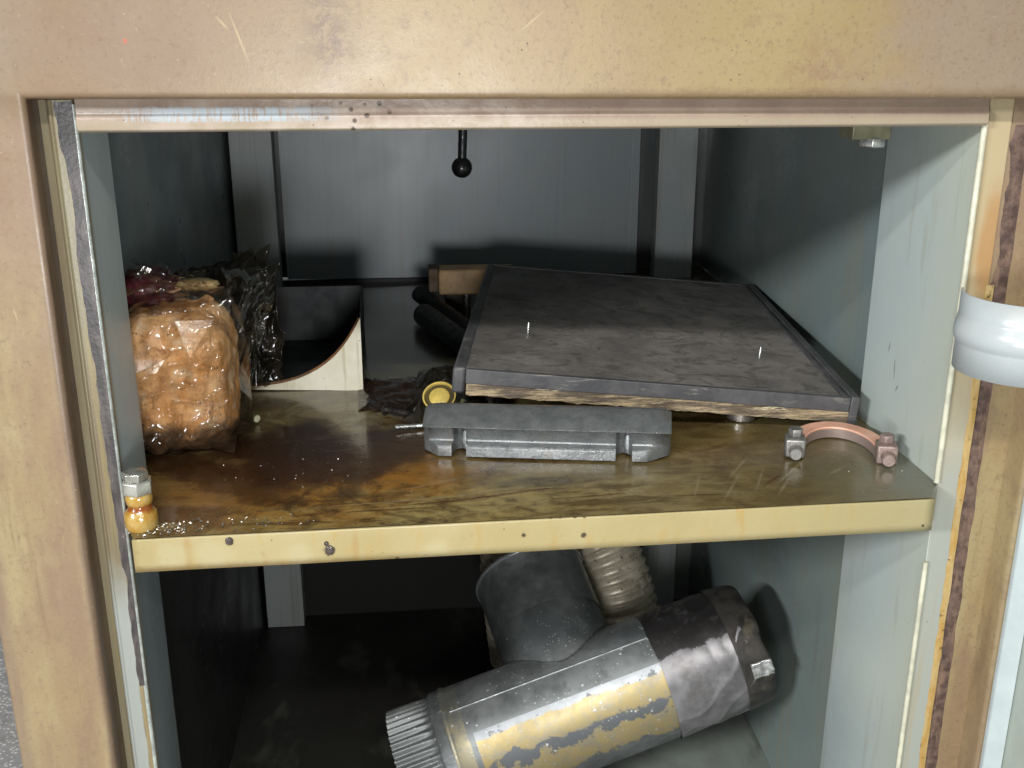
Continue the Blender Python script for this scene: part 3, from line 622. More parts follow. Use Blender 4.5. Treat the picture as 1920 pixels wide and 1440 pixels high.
def filmlump(c, r, seed, p, flat, clampx):
    c = Vector(c)
    def f(u, v):
        a = 2*math.pi*u; b = math.pi*(v-.5)
        d = Vector((math.cos(a)*math.cos(b), math.sin(a)*math.cos(b), math.sin(b))); q = d*(abs(d.x)**p+abs(d.y)**p+abs(d.z)**p)**(-1/p)
        s_ = 1+.10*mn.noise(q*1.4+Vector((seed, 1, 2)))
        for fr, am in ((1.2, .085), (2.2, .06), (4.2, .012)):
            w1 = q+Vector((mn.noise(q*2+Vector((seed, 0, 0))), mn.noise(q*2+Vector((0, seed, 0))), 0))*.4
            s_ += am*((1-min(1, abs(mn.noise(Vector((w1.x*fr+w1.z*fr*.8, w1.y*fr, w1.z*fr*.7-w1.x*fr*.5))+Vector((seed*fr, 3, 1))))*3.2))**2.2-.15)
        w_ = Vector((q.x*r[0]*s_, q.y*r[1]*s_, q.z*r[2]*s_))+c
        if w_.z < flat: w_.z = flat+.001*abs(mn.noise(q*9))
        w_.x = max(w_.x, clampx+.001*abs(mn.noise(q*9)))
        return tuple(w_)
    return grid(f, 190, 130, wrap_u=True)
mk('bag_body', *crumple((-.236, .224, zb+.073), (.063, .061, .075), 5, .13, 15, 12, 4.0, flat=zb+.0008, clampx=XL+.004), FILM, t)
zc = zs(-.17)
def sheet(pa, pb, pc, pd, seed, amp=.010, n=90):       # film sheet between four points, with sharp folds
    P4 = [Vector(tuple(q)) for q in (pa, pb, pc, pd)]
    nn = (P4[1]-P4[0]).cross(P4[3]-P4[0]).normalized()
    def f(u, v):
        q = P4[0].lerp(P4[1], u).lerp(P4[3].lerp(P4[2], u), v); k = Vector((u*2, v*2, seed)); k = k+Vector((mn.noise(k*1.3), mn.noise(k*1.3+Vector((5, 5, 5))), 0))*.5
        h = mn.noise(k*.8)*1.0
        for fr, am in ((.9, 1.1), (1.9, .5), (3.6, .12)): h += am*((1-min(1, abs(mn.noise(Vector((k.x*fr+k.y*fr*.6, k.y*fr-k.x*fr*.7, seed*3+fr))))*3))**2)
        e = .010*mn.noise(Vector((u*5, v*5, seed+2)))*(1 if min(u, v, 1-u, 1-v) < .15 else 0)
        q = q+nn*h*amp+Vector((e, 0, e)); q.z = max(q.z, zc+.001); q.x = max(q.x, XL+.004); return tuple(q)
    return grid(f, n, n)
SH = [(oy(395, 790, .29), oy(462, 745, .30), oy(528, 500, .36), oy(395, 505, .33), 1.0), (oy(400, 740, .33), oy(532, 712, .37), oy(500, 462, .40), oy(430, 475, .38), 7.7), (oy(300, 545, .30), oy(420, 590, .31), oy(470, 480, .38), oy(330, 520, .38), 13.1)]
CLR = [(oy(262, 735, .150), oy(412, 690, .165), oy(430, 560, .185), oy(262, 590, .165), 21.0), (oy(268, 845, .140), oy(420, 800, .160), oy(432, 690, .175), oy(255, 720, .155), 33.0), (oy(238, 565, .175), oy(400, 575, .19), oy(380, 510, .26), oy(240, 500, .25), 41.0)]
for (a_, b_, c_, d_, sd) in CLR: mk('bag_front', *sheet(a_, b_, c_, d_, sd, .007, 60), FILM, t, smooth=True, sharp=25)
for k, (a_, b_, c_, d_, sd) in enumerate(SH): mk('bag_mouth', *sheet(a_, b_, c_, d_, sd), FILMD, t, smooth=True, sharp=0, label='loose dark smoky end of the bag')
# ---- white cut container
def jugm():
    m = M('white_plastic', .35); m.c = m.mix(m.ramp(m.noise(20, 4), .3, .7), (.62, .58, .44), (.72, .70, .58))
    m.lay(m.ramp(m.noise(40, 5, .6, (4, 4, .2)), .54, .68, 0, .6), (.42, .36, .22)); m.lay(m.mul(specks(m, 130, .2), .9), (.08, .06, .04))
    m.lay(m.mul(m.ramp(m.xyz()[0], -.20, -.155, 1, 0), .6), (.42, .29, .17)); m.bump(m.noise(60, 4, .6, (4, 4, .3)), .2, .001); return m.done()
INK = simple('black_oil_coating', (.007, .009, .010), .55, 0, .3, 20, .05)
za = zs(-.13); ax0, ax1 = -.212, -.0665
t = root('cut_container', (-.14, .45, za), 'white plastic container cut open in a curve, black oil inside', 'container')
N = 40; V = []
def arc(s): return .0035+.0815*(s**2.6*.75+.25*s**7)      # height of the cut front wall along x
yfront = lambda x: .372-.016*((x-ax0)/(ax1-ax0))
for k in range(N):
    s = k/(N-1); s = 1-(1-s)**1.6; x = ax0+(ax1-ax0)*s; bul = .0; V += [(x, yfront(x), za+.0008), (x, yfront(x), za+arc(s)+.0008), (x, yfront(x)+.003, za+arc(s)+.0008), (x, yfront(x)+.003, za+.0008)]
Fc = [(4*k+a, 4*k+b, 4*k+4+b, 4*k+4+a) for k in range(N-1) for a, b in ((0, 1), (1, 2), (2, 3), (3, 0))]+[(0, 1, 2, 3), tuple(4*(N-1)+i for i in (3, 2, 1, 0))]
mk('front_wall', V, Fc, jugm(), t)
CUT = simple('browned_cut_edge', (.16, .075, .03), .5, 0, .4, 80, .2)
Q = [Vector((ax0+(ax1-ax0)*(1-(1-k/29)**1.6), yfront(ax0+(ax1-ax0)*(1-(1-k/29)**1.6))+.0035, za+arc(1-(1-k/29)**1.6)+.0012)) for k in range(29)]
mk('cut_edge', *tube(Q, .0022, 6), CUT, t, smooth=True)
xr_b = -.075
V = [(ax1, .3565, za+.001), (ax1-.0005, .3565, za+.085), (xr_b, .565, za+.075), (xr_b, .565, za+.001)]
mk('side_wall', *join(prism_z([(ax1-.002, .3595), (ax1, .3595), (xr_b+.002, .565), (xr_b, .565)], za+.001, za+.074)), INK, t)
mk('back_wall', *boxg(-.212, xr_b, .566, .569, za+.001, za+.074), INK, t)
mk('side_wall', *boxg(-.2145, -.2122, .376, .5655, za+.001, za+.060), INK, t)
mk('oil_pool', *boxg(-.2118, -.0765, .3765, .5655, za+.001, za+.003), INK, t)
# ---- green rod
zr = zs(-.18)
a = oz(405, 758, zr+.006); b = oz(482, 785, zr+.006)
t = root('green_rod', tuple(b), 'thin green coated rod lying beside the bag', 'rod')
mk('shaft', *lathe(a, Vector(tuple(b-a)), [(0, .0046), (np.linalg.norm(b-a), .0046)], 14), simple('olive_green_coat', (.085, .09, .035), .35), t, smooth=True)
mk('core', *lathe(b, Vector(tuple(b-a)), [(-.001, .0040), (.0006, .0036)], 12), simple('pale_core', (.42, .40, .28), .5), t, smooth=True)
# ---- wooden block on steel stud
za = zs(.06); yb_ = .70
t = root('wooden_block', (.06, yb_, za), 'tan wooden block on a steel stud and yellow foot behind the board', 'block')
WOOD = simple('tan_wood', (.62, .40, .20), .55, 0, .22, 26, .3, dirt=.35, dirtcol=(.13, .06, .03))
a = oy(822, 507, yb_-.02); b = oy(925, 552, yb_-.02)
mk('block', *boxg(a[0], b[0]+.03, yb_-.02, yb_+.02, b[2], a[2]), WOOD, t, bevel=.004, seg=3)
mk('end_cap', *boxg(a[0]-.014, a[0]-.0004, yb_-.017, yb_+.017, b[2]+.004, a[2]+.0015), simple('dark_end_grain', (.10, .055, .025), .6), t, bevel=.001)
c_ = oy(875, 590, yb_)[0]; mk('stud', *lathe((c_, yb_, za), (0, 0, 1), [(0, .0062), (b[2]-za+.002, .0062)], 16), DSTEEL, t, smooth=True)
c_ = oy(900, 590, yb_)[0]; mk('foot', *boxg(c_-.004, c_+.035, yb_+.004, yb_+.03, za, b[2]-.0004), simple('ochre_paint', (.38, .24, .05), .5, dirt=.4), t, bevel=.001)
mk('base', *boxg(c_-.05, c_-.0135, yb_+.010, yb_+.03, za, b[2]-.006), simple('dark_brown_foot', (.05, .035, .02), .5), t, bevel=.001)
# ---- black rubber tubes
RUB = simple('black_rubber', (.010, .011, .012), .5, 0, .3, 70, .2)
t = root('rubber_hose', (.03, .7, za), 'upper black rubber hose leaning beside the board, its end raised', 'hose')
Q = [oy(786, 550, .70), oy(822, 578, .66), oy(868, 612, .60), oy(905, 640, .54)]
mk('hose', *tube(spline([tuple(q) for q in Q], 20), .0125, 20), RUB, t, smooth=True)
t = root('rubber_hose', (.04, .62, za), 'lower thick black rubber hose lying on the shelf beside the board', 'hose')
Q = [oz(795, 590, za+.0155), oz(850, 630, za+.0155), oz(905, 672, za+.0155)]
mk('hose', *tube(spline([tuple(q) for q in Q], 16), .0155, 20), RUB, t, smooth=True)

# ---- dark plywood board
Wd, Dd, Th = .392, .48, .0300
FRp = Vector(tuple(oz(1612, 746, .7165+.0375)))
ca, cb, cc = -.080, .012, .082
Rz = Matrix.Rotation(ca, 3, 'Z'); Rx = Matrix.Rotation(cb, 3, 'X'); Ry = Matrix.Rotation(cc, 3, 'Y'); RB = Rz@Rx@Ry
def bl(p): return tuple(FRp+RB@Vector((p[0]*(1.03-.07*p[1]/Dd), p[1], p[2])))     # the left side is sawn at a slight slant
def blg(g): return [bl(v) for v in g[0]], g[1]
def boardm(kind):
    m = M('board_'+kind, .55).obj()
    x, y, z = m.xyz()
    if kind == 'top':
        m.c = m.mix(m.ramp(m.noise(16, 6, .65), .35, .65), (.118, .108, .10), (.185, .168, .152))
        m.lay(m.ramp(m.noise(22, 6, .7, (1, 1.3, 1), dist=2.2), .50, .62, 0, .6), (.055, .047, .042))
        m.lay(m.ramp(m.noise(240, 4, .7), .56, .70, 0, .6), (.24, .20, .16)); m.lay(m.mul(specks(m, 240, .16), .8), (.42, .36, .28))
        m.bump(m.add(m.noise(22, 6, .7, (1, 1.3, 1), dist=2.2), m.mul(m.noise(300, 4), .3)), .5, .002); m.rough(m.ramp(m.noise(20, 4), .3, .7, .5, .75))
    elif kind == 'rim':
        m.c = m.mix(m.ramp(m.noise(20, 5, .65), .35, .65), (.040, .040, .043), (.075, .074, .076))
        m.lay(m.ramp(m.noise(60, 5, .7, (.5, 2, 3), dist=.6), .56, .68, 0, .7), (.19, .17, .15)); m.bump(m.noise(200, 4), .4, .001)
    else:
        m.c = m.mix(m.ramp(m.noise(40, 6, .7, (.35, 1, 3)), .42, .60), (.10, .072, .048), (.42, .32, .19))
        m.lay(m.ramp(m.noise(110, 5, .7, (.4, 1, 2)), .55, .66, 0, .8), (.06, .045, .035)); m.lay(m.ramp(m.noise(70, 5, .7, (.4, 1, 3), loc=(5, 5, 5)), .60, .70, 0, .9), (.75, .64, .42))
        m.bump(m.noise(120, 5, .7, (.3, 1, 3)), .9, .003)
    return m.done()
BT, BR, BE = boardm('top'), boardm('rim'), boardm('edge')
bc = FRp+RB@Vector((-Wd/2, Dd/2, -Th))
t = root('plywood_board', tuple(bc), 'dark grimy plywood board with chipped pale edge, propped on the shelf', 'board')
def jag(geo, amp, zsel):      # roughen an edge
    V = [tuple(v) for v in geo[0]]; return V, geo[1]
# chipped ply edge layer with ragged lower edge
def plyf():
    n = 90; V = []
    for k in range(n):
        x = -Wd+.012+(Wd-.020)*k/(n-1); zz = -Th+.0025+.0018*mn.noise(Vector((x*60, 1, 0)))+.001*mn.noise(Vector((x*190, 4, 0))); yy = .0006*mn.noise(Vector((x*120, 7, 0)))
        V += [(x, yy-.0004, zz), (x, yy, -.0158), (x, Dd, -.0158), (x, Dd, -Th)]
    return V, [(4*k+a, 4*k+b, 4*k+4+b, 4*k+4+a) for k in range(n-1) for a, b in ((0, 1), (1, 2), (2, 3), (3, 0))]+[(0, 1, 2, 3), tuple(4*(n-1)+i for i in (3, 2, 1, 0))]
mk('ply_core', *blg(plyf()), BE, t)
mk('top_sheet', *blg(grid(lambda u, v: (-Wd+.010+(Wd-.018)*u, .003+(Dd-.006)*v, -.0022+.0010*mn.noise(Vector((u*9, v*9, 0)))+.0007*mn.noise(Vector((u*26, v*26, 3)))), 70, 70)), BT, t, smooth=True, sharp=0)
mk('front_rim', *blg(boxg(-Wd+.011, -.0085, -.0015, .0045, -.0156, -.0006)), BR, t, bevel=.0008)
mk('side_rim', *blg(boxg(-Wd-.002, -Wd+.0105, .002, Dd, -Th+.002, -.0006)), BR, t, bevel=.003)
mk('side_rim', *blg(boxg(-.0080, .0005, -.002, Dd, -Th-.001, .0006)), BR, t, bevel=.0012)
mk('side_ridge', *blg(boxg(-.0150, -.0105, .004, Dd-.01, -.0025, -.0004)), BR, t, bevel=.001)
mk('back_rim', *blg(boxg(-Wd+.011, -.0085, Dd-.006, Dd, -.0156, -.0006)), BR, t, bevel=.0008)
for px, py in ((990, 622), (1424, 668)):
    # point on the board's top plane
    nrm = RB@Vector((0, 0, 1)); d = Vector(tuple(ray(px, py))); c0 = Vector(tuple(C)); k = (FRp-c0).dot(nrm)/d.dot(nrm); p = c0+d*k
    mk('nail', *lathe(p-nrm*.003, nrm, [(0, .0013), (.0135, .0013), (.0138, .0011)], 10), STEEL, t, smooth=True)

# ---- cast iron clamp bar
ang = math.atan2(.111-.152, .209-.018)*.95
cs, sn = math.cos(ang), math.sin(ang); o0 = oz(800, 848, zs(0)); o0 = np.array([o0[0]-.006, o0[1]-.012, zs(.1)+.0005])
Lc = .236
def cl(x, y, z): return (o0[0]+x*cs-y*sn, o0[1]+x*sn+y*cs, o0[2]+z+.0135*x)
base = [(0, 0), (0, .0100), (.0020, .0124), (.0100, .0132), (.0105, .0150), (.0050, .0290), (.0022, .0312), (.0046, .0332), (.0300, .0455), (.0320, .0458), (.0380, .0450), (.044, .0420), (.046, .0390), (.046, 0)]
def prof(ins, top):     # ins: how far the foot is pushed back, top: end rounding
    out = []
    for i, (y, z) in enumerate(base):
        yy = max(y, ins if i <= 5 else (ins*.0+y))
        if i <= 3: yy = max(y, ins)
        if i in (4, 5): yy = max(y, ins*1.0 if ins > .013 else y)
        if i >= 8 and top: yy = y; z = z-top*.22 if z > .03 else z
        if 6 <= i <= 7 and top: z = z-top*.18; yy = y+top*.35
        out.append((yy, z))
    return out
st = []
def add(x, ins, top=0): st.append((x, prof(ins, top)))
add(0, .020, .020); add(.0025, .0145, .010); add(.007, .0105, .004); add(.014, .003, .0); add(.017, 0)
add(.0300, 0); add(.0304, .013); add(.033, .019); add(.037, .021); add(.041, .019); add(.0436, .013); add(.0440, 0)
add(.185, 0); add(.1854, .014); add(.188, .019); add(.192, .021); add(.196, .019); add(.1996, .014); add(.2000, 0)
add(.214, 0); add(.219, .004, 0); add(.228, .0125, .003); add(.2335, .017, .009); add(Lc, .022, .018)
nb = len(base); V = [cl(x, y, z*.9) for x, pr in st for y, z in pr]
Fc = [(k*nb+i, k*nb+(i+1) % nb, (k+1)*nb+(i+1) % nb, (k+1)*nb+i) for k in range(len(st)-1) for i in range(nb)]+[tuple(range(nb)), tuple(range((len(st)-1)*nb, len(st)*nb))[::-1]]
def castm():
    m = M('oiled_cast_iron', .30, .6, .6)
    m.c = m.mix(m.ramp(m.noise(60, 6, .68), .35, .65), (.17, .18, .18), (.235, .245, .245))
    m.lay(m.ramp(m.noise(150, 5, .7), .56, .68, 0, .4), (.11, .11, .108)); m.lay(m.ramp(m.noise(30, 4), .58, .7, 0, .4), (.16, .11, .06))
    m.rough(m.ramp(m.noise(110, 5), .35, .65, .22, .40)); m.bump(m.add(m.noise(220, 5, .75), m.mul(m.noise(520, 3), .5)), .45, .0012); return m.done()
t = root('cast_clamp', tuple(cl(Lc/2, .02, 0)), 'oiled grey cast iron bar with two slotted notches in front of the board', 'casting')
CAST = castm()
mk('body', V, Fc, CAST, t, bevel=.0008, seg=2)
for xx in (.0372, .1925):
    mk('slot_rib', *lathe(cl(xx+.0035, .0225, .001), (0, 0, 1), [(0, .0046), (.017, .0046), (.0185, .0036), (.020, .0046), (.0215, .0036), (.0225, .0042)], 14), CAST, t, smooth=True)
fc = bpy.data.curves.new('casting_mark', 'FONT'); fc.body = 'AA - 005'; fc.size = .0088; fc.extrude = .00018; fc.space_character = 1.25
fo = bpy.data.objects.new('casting_mark', fc); S.collection.objects.link(fo)
bpy.context.view_layer.update(); dg = bpy.context.evaluated_depsgraph_get(); me = bpy.data.meshes.new_from_object(fo.evaluated_get(dg)); bpy.data.objects.remove(fo)
Vt = [cl(.066+v.co.x, .0105-(.0165+v.co.y-.0135)*.436-.00012-v.co.z, .0165+v.co.y) for v in me.vertices]; Ft = [tuple(p.vertices) for p in me.polygons]
mk('casting_mark', Vt, Ft, CAST, t)

# ---- small things round the casting
FILMO = filmm('olive_oily_film', (.50, .44, .24), .06, .08, .10)
zz = zs(.02)
t = root('olive_pouch', (.03, .31, zz), 'dark olive plastic pouch crumpled behind the left end of the casting', 'pouch')
def pouch(u, v):
    a = oz(752+190*u, 792-95*v, zz); x, y = a[0], a[1]
    ds, _ = mn.voronoi(Vector((u*3.2, v*3.2, 1.5))); e = min(1, 6*min(u, 1-u, v, 1-v))
    return (x+.006*mn.noise(Vector((u*4, v*4, 5)))+.02*(v), y+.008*mn.noise(Vector((u*4, v*4, 9))), zz+.0012+e*(.012+.022*(ds[1]-ds[0])+.006*mn.noise(Vector((u*7, v*7, 2)))))
mk('film', *grid(pouch, 46, 40), FILMO, t)
mk('underside', *grid(lambda u, v: (pouch(u, v)[0]*.9+.003, pouch(u, v)[1]*.9+.031, zz+.0008+.006*min(1, 8*min(u, 1-u, v, 1-v))), 24, 20), simple('dark_oil_film', (.035, .030, .012), .15, 0, .4, 50, .2), t, smooth=True)
cy_ = oz(824, 744, zz+.026); nrm = Vector((-.12, -.62, .78)).normalized()
t = root('gasket_ring', (cy_[0], cy_[1], zz), 'yellow ring cap with a dark groove standing behind the casting', 'cap')
YEL = simple('yellow_plastic', (.62, .47, .12), .3, 0, .15, 120, .1, dirt=.3, dirtcol=(.25, .14, .02))
c0 = Vector(tuple(cy_))
mk('rim', *lathe(c0, nrm, [(-.003, .0165), (.001, .0176), (.0022, .0173), (.0024, .0160), (.0010, .0156), (-.003, .0154)], 36, False, False), YEL, t, smooth=True)
mk('groove', *lathe(c0, nrm, [(-.0035, .0155), (-.0005, .0152), (-.0004, .0105)], 32, True, True), simple('dark_olive_groove', (.07, .055, .02), .35), t, smooth=True)
mk('centre', *lathe(c0, nrm, [(-.002, .0112), (.0008, .0106), (.0022, .0080), (.0028, .0002)], 28, True, False), YEL, t, smooth=True)
# pale torn film strip
t = root('torn_film', (cy_[0]+.02, cy_[1], zz), 'torn pale film strip beside the yellow ring', 'film strip')
Q = [oy(838, 765, .262), oy(850, 757, .262), oy(862, 762, .262), oy(866, 757, .260), oy(885, 763, .258), oy(905, 766, .258)]
Q = [Vector(tuple(q)) for q in Q]; Vp = []
for k, q in enumerate(spline(Q, 24)): s_ = math.sin(math.pi*k/23); Vp += [tuple(q), tuple(q+Vector((.0, .003, .0015+.0035*s_)))]
o = mk('strip', Vp, [(2*k, 2*k+1, 2*k+3, 2*k+2) for k in range(23)], simple('pale_torn_film', (.62, .58, .38), .25), t, smooth=True); o.modifiers.new('t', 'SOLIDIFY').thickness = .0006
# screws
def screw(name, tip, head, r, label, cat, m, thr=True):
    a = Vector(tuple(tip)); b = Vector(tuple(head)); L = (b-a).length
    t = root(name, tuple((a+b)/2-Vector((0, 0, r))), label, cat)
    pr = [(0, r*.3)]
    n = int(L*.7/.0011)
    if thr:
        for k in range(n): pr += [(.001+k*.0011, r*1.0), (.001+k*.0011+.00055, r*.78)]
    pr += [(L*.75, r*.9), (L-.002, r*.9)]
    mk('shank', *lathe(a, b-a, pr, 12), m, t, smooth=True, sharp=30)
    mk('head', *lathe(a+(b-a)*((L-.002)/L), b-a, [(0, r*1.0), (.0004, r*1.9), (.0022, r*1.9), (.003, r*1.4)], 16), m, t, smooth=True)
screw('screw', oz(768, 776, zz+.005), oz(722, 768, zz+.005), .0035, 'dark oily screw with its head to the left of the casting', 'screw', simple('oily_dark_steel', (.10, .09, .085), .2, .8, .3, 100, .1))
screw('screw', oz(740, 801, zz+.0035), oz(800, 797, zz+.0035), .0026, 'small bright screw half under the left end of the casting', 'screw', STEEL)
# dark crumpled rag
t = root('dark_rag', (-.02, .33, zs(0)), 'dark brown oily rag flattened between container and casting', 'rag')
def rag(u, v):
    a = oz(672+128*u, 770-62*v, zs(-.02)); e = min(1, 5*min(u, 1-u, v, 1-v))
    return (a[0]+.006*mn.noise(Vector((u*3, v*3, 1))), a[1]+.008*mn.noise(Vector((u*5, v*5, 6))), zs(a[0])+.0006+e*(.0015+.005*abs(mn.noise(Vector((u*2, v*4, 3))))+.0012*abs(mn.noise(Vector((u*9, v*14, 8))))))
mk('cloth', *grid(rag, 60, 50), simple('brown_oil_rag', (.020, .011, .007), .22, 0, .5, 60, .5), t, smooth=True, sharp=0)
# rusty flake + washer under the board
t = root('rust_flake', (.19, .27, zs(.19)), 'rusty brown flake between casting and board', 'scrap')
def flake(u, v):
    a = oz(1062+112*u, 768-16*v, zs(.19)+.004); e = math.sin(math.pi*u)*math.sin(math.pi*v)
    return (a[0], a[1]+.01*v, zs(.19)+.001+e*.020*(.7+.6*mn.noise(Vector((u*4, v*3, 2)))))
mk('flake', *grid(flake, 40, 16), simple('rusty_brown', (.15, .075, .03), .45, .2, .5, 60, .5), t, smooth=True, sharp=0)
p = oz(1400, 797, zs(.33)); t = root('spacer', (p[0], p[1]+.02, zs(.33)), 'short steel spacer lying under the front of the board', 'spacer')
mk('sleeve', *lathe((p[0], p[1]+.020, zs(.33)+.0003), (0, 0, 1), [(0, .013), (.0008, .0145), (.0095, .0145), (.0105, .0132)], 28), simple('spacer_steel', (.36, .33, .30), .3, .85, .2, 90, .15), t, smooth=True, sharp=30)
mk('bore_rim', *lathe((p[0], p[1]+.020, zs(.33)+.0106), (0, 0, 1), [(0, .009), (.0016, .0088)], 20), DSTEEL, t, smooth=True, sharp=30)

# ---- copper clamp
zc = zs(.395)
lA = oz(1490, 838, zc+.008); lB = oz(1661, 850, zc+.008)
mid = (lA+lB)/2; hw = np.linalg.norm((lB-lA)[:2])/2; dv = (lB-lA)/np.linalg.norm(lB-lA); dv[2] = 0; pv = np.array([-dv[1], dv[0], 0])
t = root('copper_clamp', (mid[0], mid[1], zc), 'copper half ring clamp with two bolted lugs at the right of the shelf', 'clamp')
def copm():
    m = M('copper', .42, .2); m.c = m.mix(m.ramp(m.noise(60, 5), .35, .65), (.74, .38, .26), (.80, .47, .34)); 
    m.lay(m.ramp(m.xyz()[2], zc+.0095, zc+.0112, .88, 0), (.17, .15, .14)); m.lay(m.ramp(m.noise(120, 5, .7), .58, .7, 0, .4), (.30, .14, .09)); m.rough(m.ramp(m.noise(80, 4), .3, .7, .34, .55)); m.bump(m.noise(260, 4), .3, .0008); return m.done()
V = []; N = 48; hC = .0120
ell = .068
for k in range(N):
    a = math.pi*k/(N-1); co, si = math.cos(a), math.sin(a)
    po_ = mid+dv*(hw+.006)*(-co)+pv*(ell*si); pi_ = mid+dv*(hw-.0085)*(-co)+pv*((ell-.0165)*si)
    for q, z in ((po_, 0.0005), (po_, hC), (pi_, hC), (pi_, .0005)): V.append((q[0], q[1], zc+z))
Fc = [(4*k+a, 4*k+b, 4*k+4+b, 4*k+4+a) for k in range(N-1) for a, b in ((0, 1), (1, 2), (2, 3), (3, 0))]+[(0, 1, 2, 3), tuple(4*(N-1)+i for i in (3, 2, 1, 0))]
mk('half_ring', V, Fc, copm(), t, bevel=.0009, smooth=True)
ZB = simple('grey_bolt', (.27, .26, .245), .46, .75, .2, 120, .2); ZP = simple('pinkish_bolt', (.32, .24, .215), .48, .6, .2, 120, .2)
for q, m_ in ((lA, ZB), (lB, ZP)):
    q = np.array([q[0], q[1], zc]); fwd = -pv
    b0 = q+pv*.012
    V0, F0 = boxg(-.0092, .0092, -.010, .010, .0004, .0185)
    mk('lug', [tuple(q+dv*v[0]-pv*v[1]*1.0+np.array([0, 0, v[2]])) for v in V0], F0, m_, t, bevel=.0018)
    mk('bolt_end', *lathe(q+fwd*.0095+np.array([0, 0, .0085]), tuple(fwd), [(0, .0060), (.0105, .0060), (.0118, .0052)], 20), m_, t, smooth=True, sharp=30)
    mk('nut', *hexg(q+pv*.003+np.array([0, 0, .0185]), (0, 0, 1), .0070, .0075, .1, .4), m_, t, bevel=.0004)

# ---- swarf and grit on the shelf
SW = simple('bright_swarf', (.38, .36, .32), .34, .9, .4, 200, .1)
V, Fc = [], []
def flk(x, y, s):
    z = zs(x)+.0003; a = random.uniform(0, 6.28); n = len(V)
    for k in range(3): V.append((x+s*math.cos(a+k*2.1)*random.uniform(.4, 1.3), y+s*math.sin(a+k*2.1)*random.uniform(.4, 1.3), z+random.uniform(0, s*.4)))
    V.append((x, y, z+s*random.uniform(.4, 1.2))); Fc.extend([(n, n+1, n+3), (n+1, n+2, n+3), (n+2, n, n+3), (n, n+2, n+1)])
for k in range(130): flk(random.gauss(-.208, .018), abs(random.gauss(.012, .009))+.004, random.uniform(.0006, .0019))
for k in range(60): flk(random.gauss(-.135, .03), abs(random.gauss(.016, .008))+.004, random.uniform(.0005, .0016))
for k in range(70): flk(random.uniform(-.24, .44), random.uniform(.004, .30), random.uniform(.0003, .0009))
for k in range(60): flk(random.uniform(-.19, -.05), random.uniform(.08, .16), random.uniform(.0004, .001))
sw = mk('metal_swarf', V, Fc, SW); sw['kind'] = 'stuff'; sw['label'] = 'fine metal swarf and grit scattered over the oily shelf'; sw['category'] = 'swarf'
for px, py, r in ((430, 1014, .0032), (612, 1019, .0020), (619, 1031, .0040)):
    p = oy(px, py, 0); V, Fc = lump((p[0], -.0005, p[2]), (r, .0018, r), px, .35, 2, 20, 14); mk('grime_drop', V, Fc, simple('grime_drop', (.06, .045, .04), .2, 0, .3, 200, .3), shelf, smooth=True, sharp=0)

# =================================================================== LOWER BAY: DUCT TEE + FLEX HOSE
A = Vector((-.031, .363, .192)); B = Vector((.437, .409, .335)); ax = (B-A).normalized(); Lp = (B-A).length; r = .0815
_, U, W_ = frame(ax)
t = root('duct_tee', tuple((A+B)/2-Vector((0, 0, .09))), 'galvanised duct tee with crimped end, yellow tape and silver duct tape', 'duct')
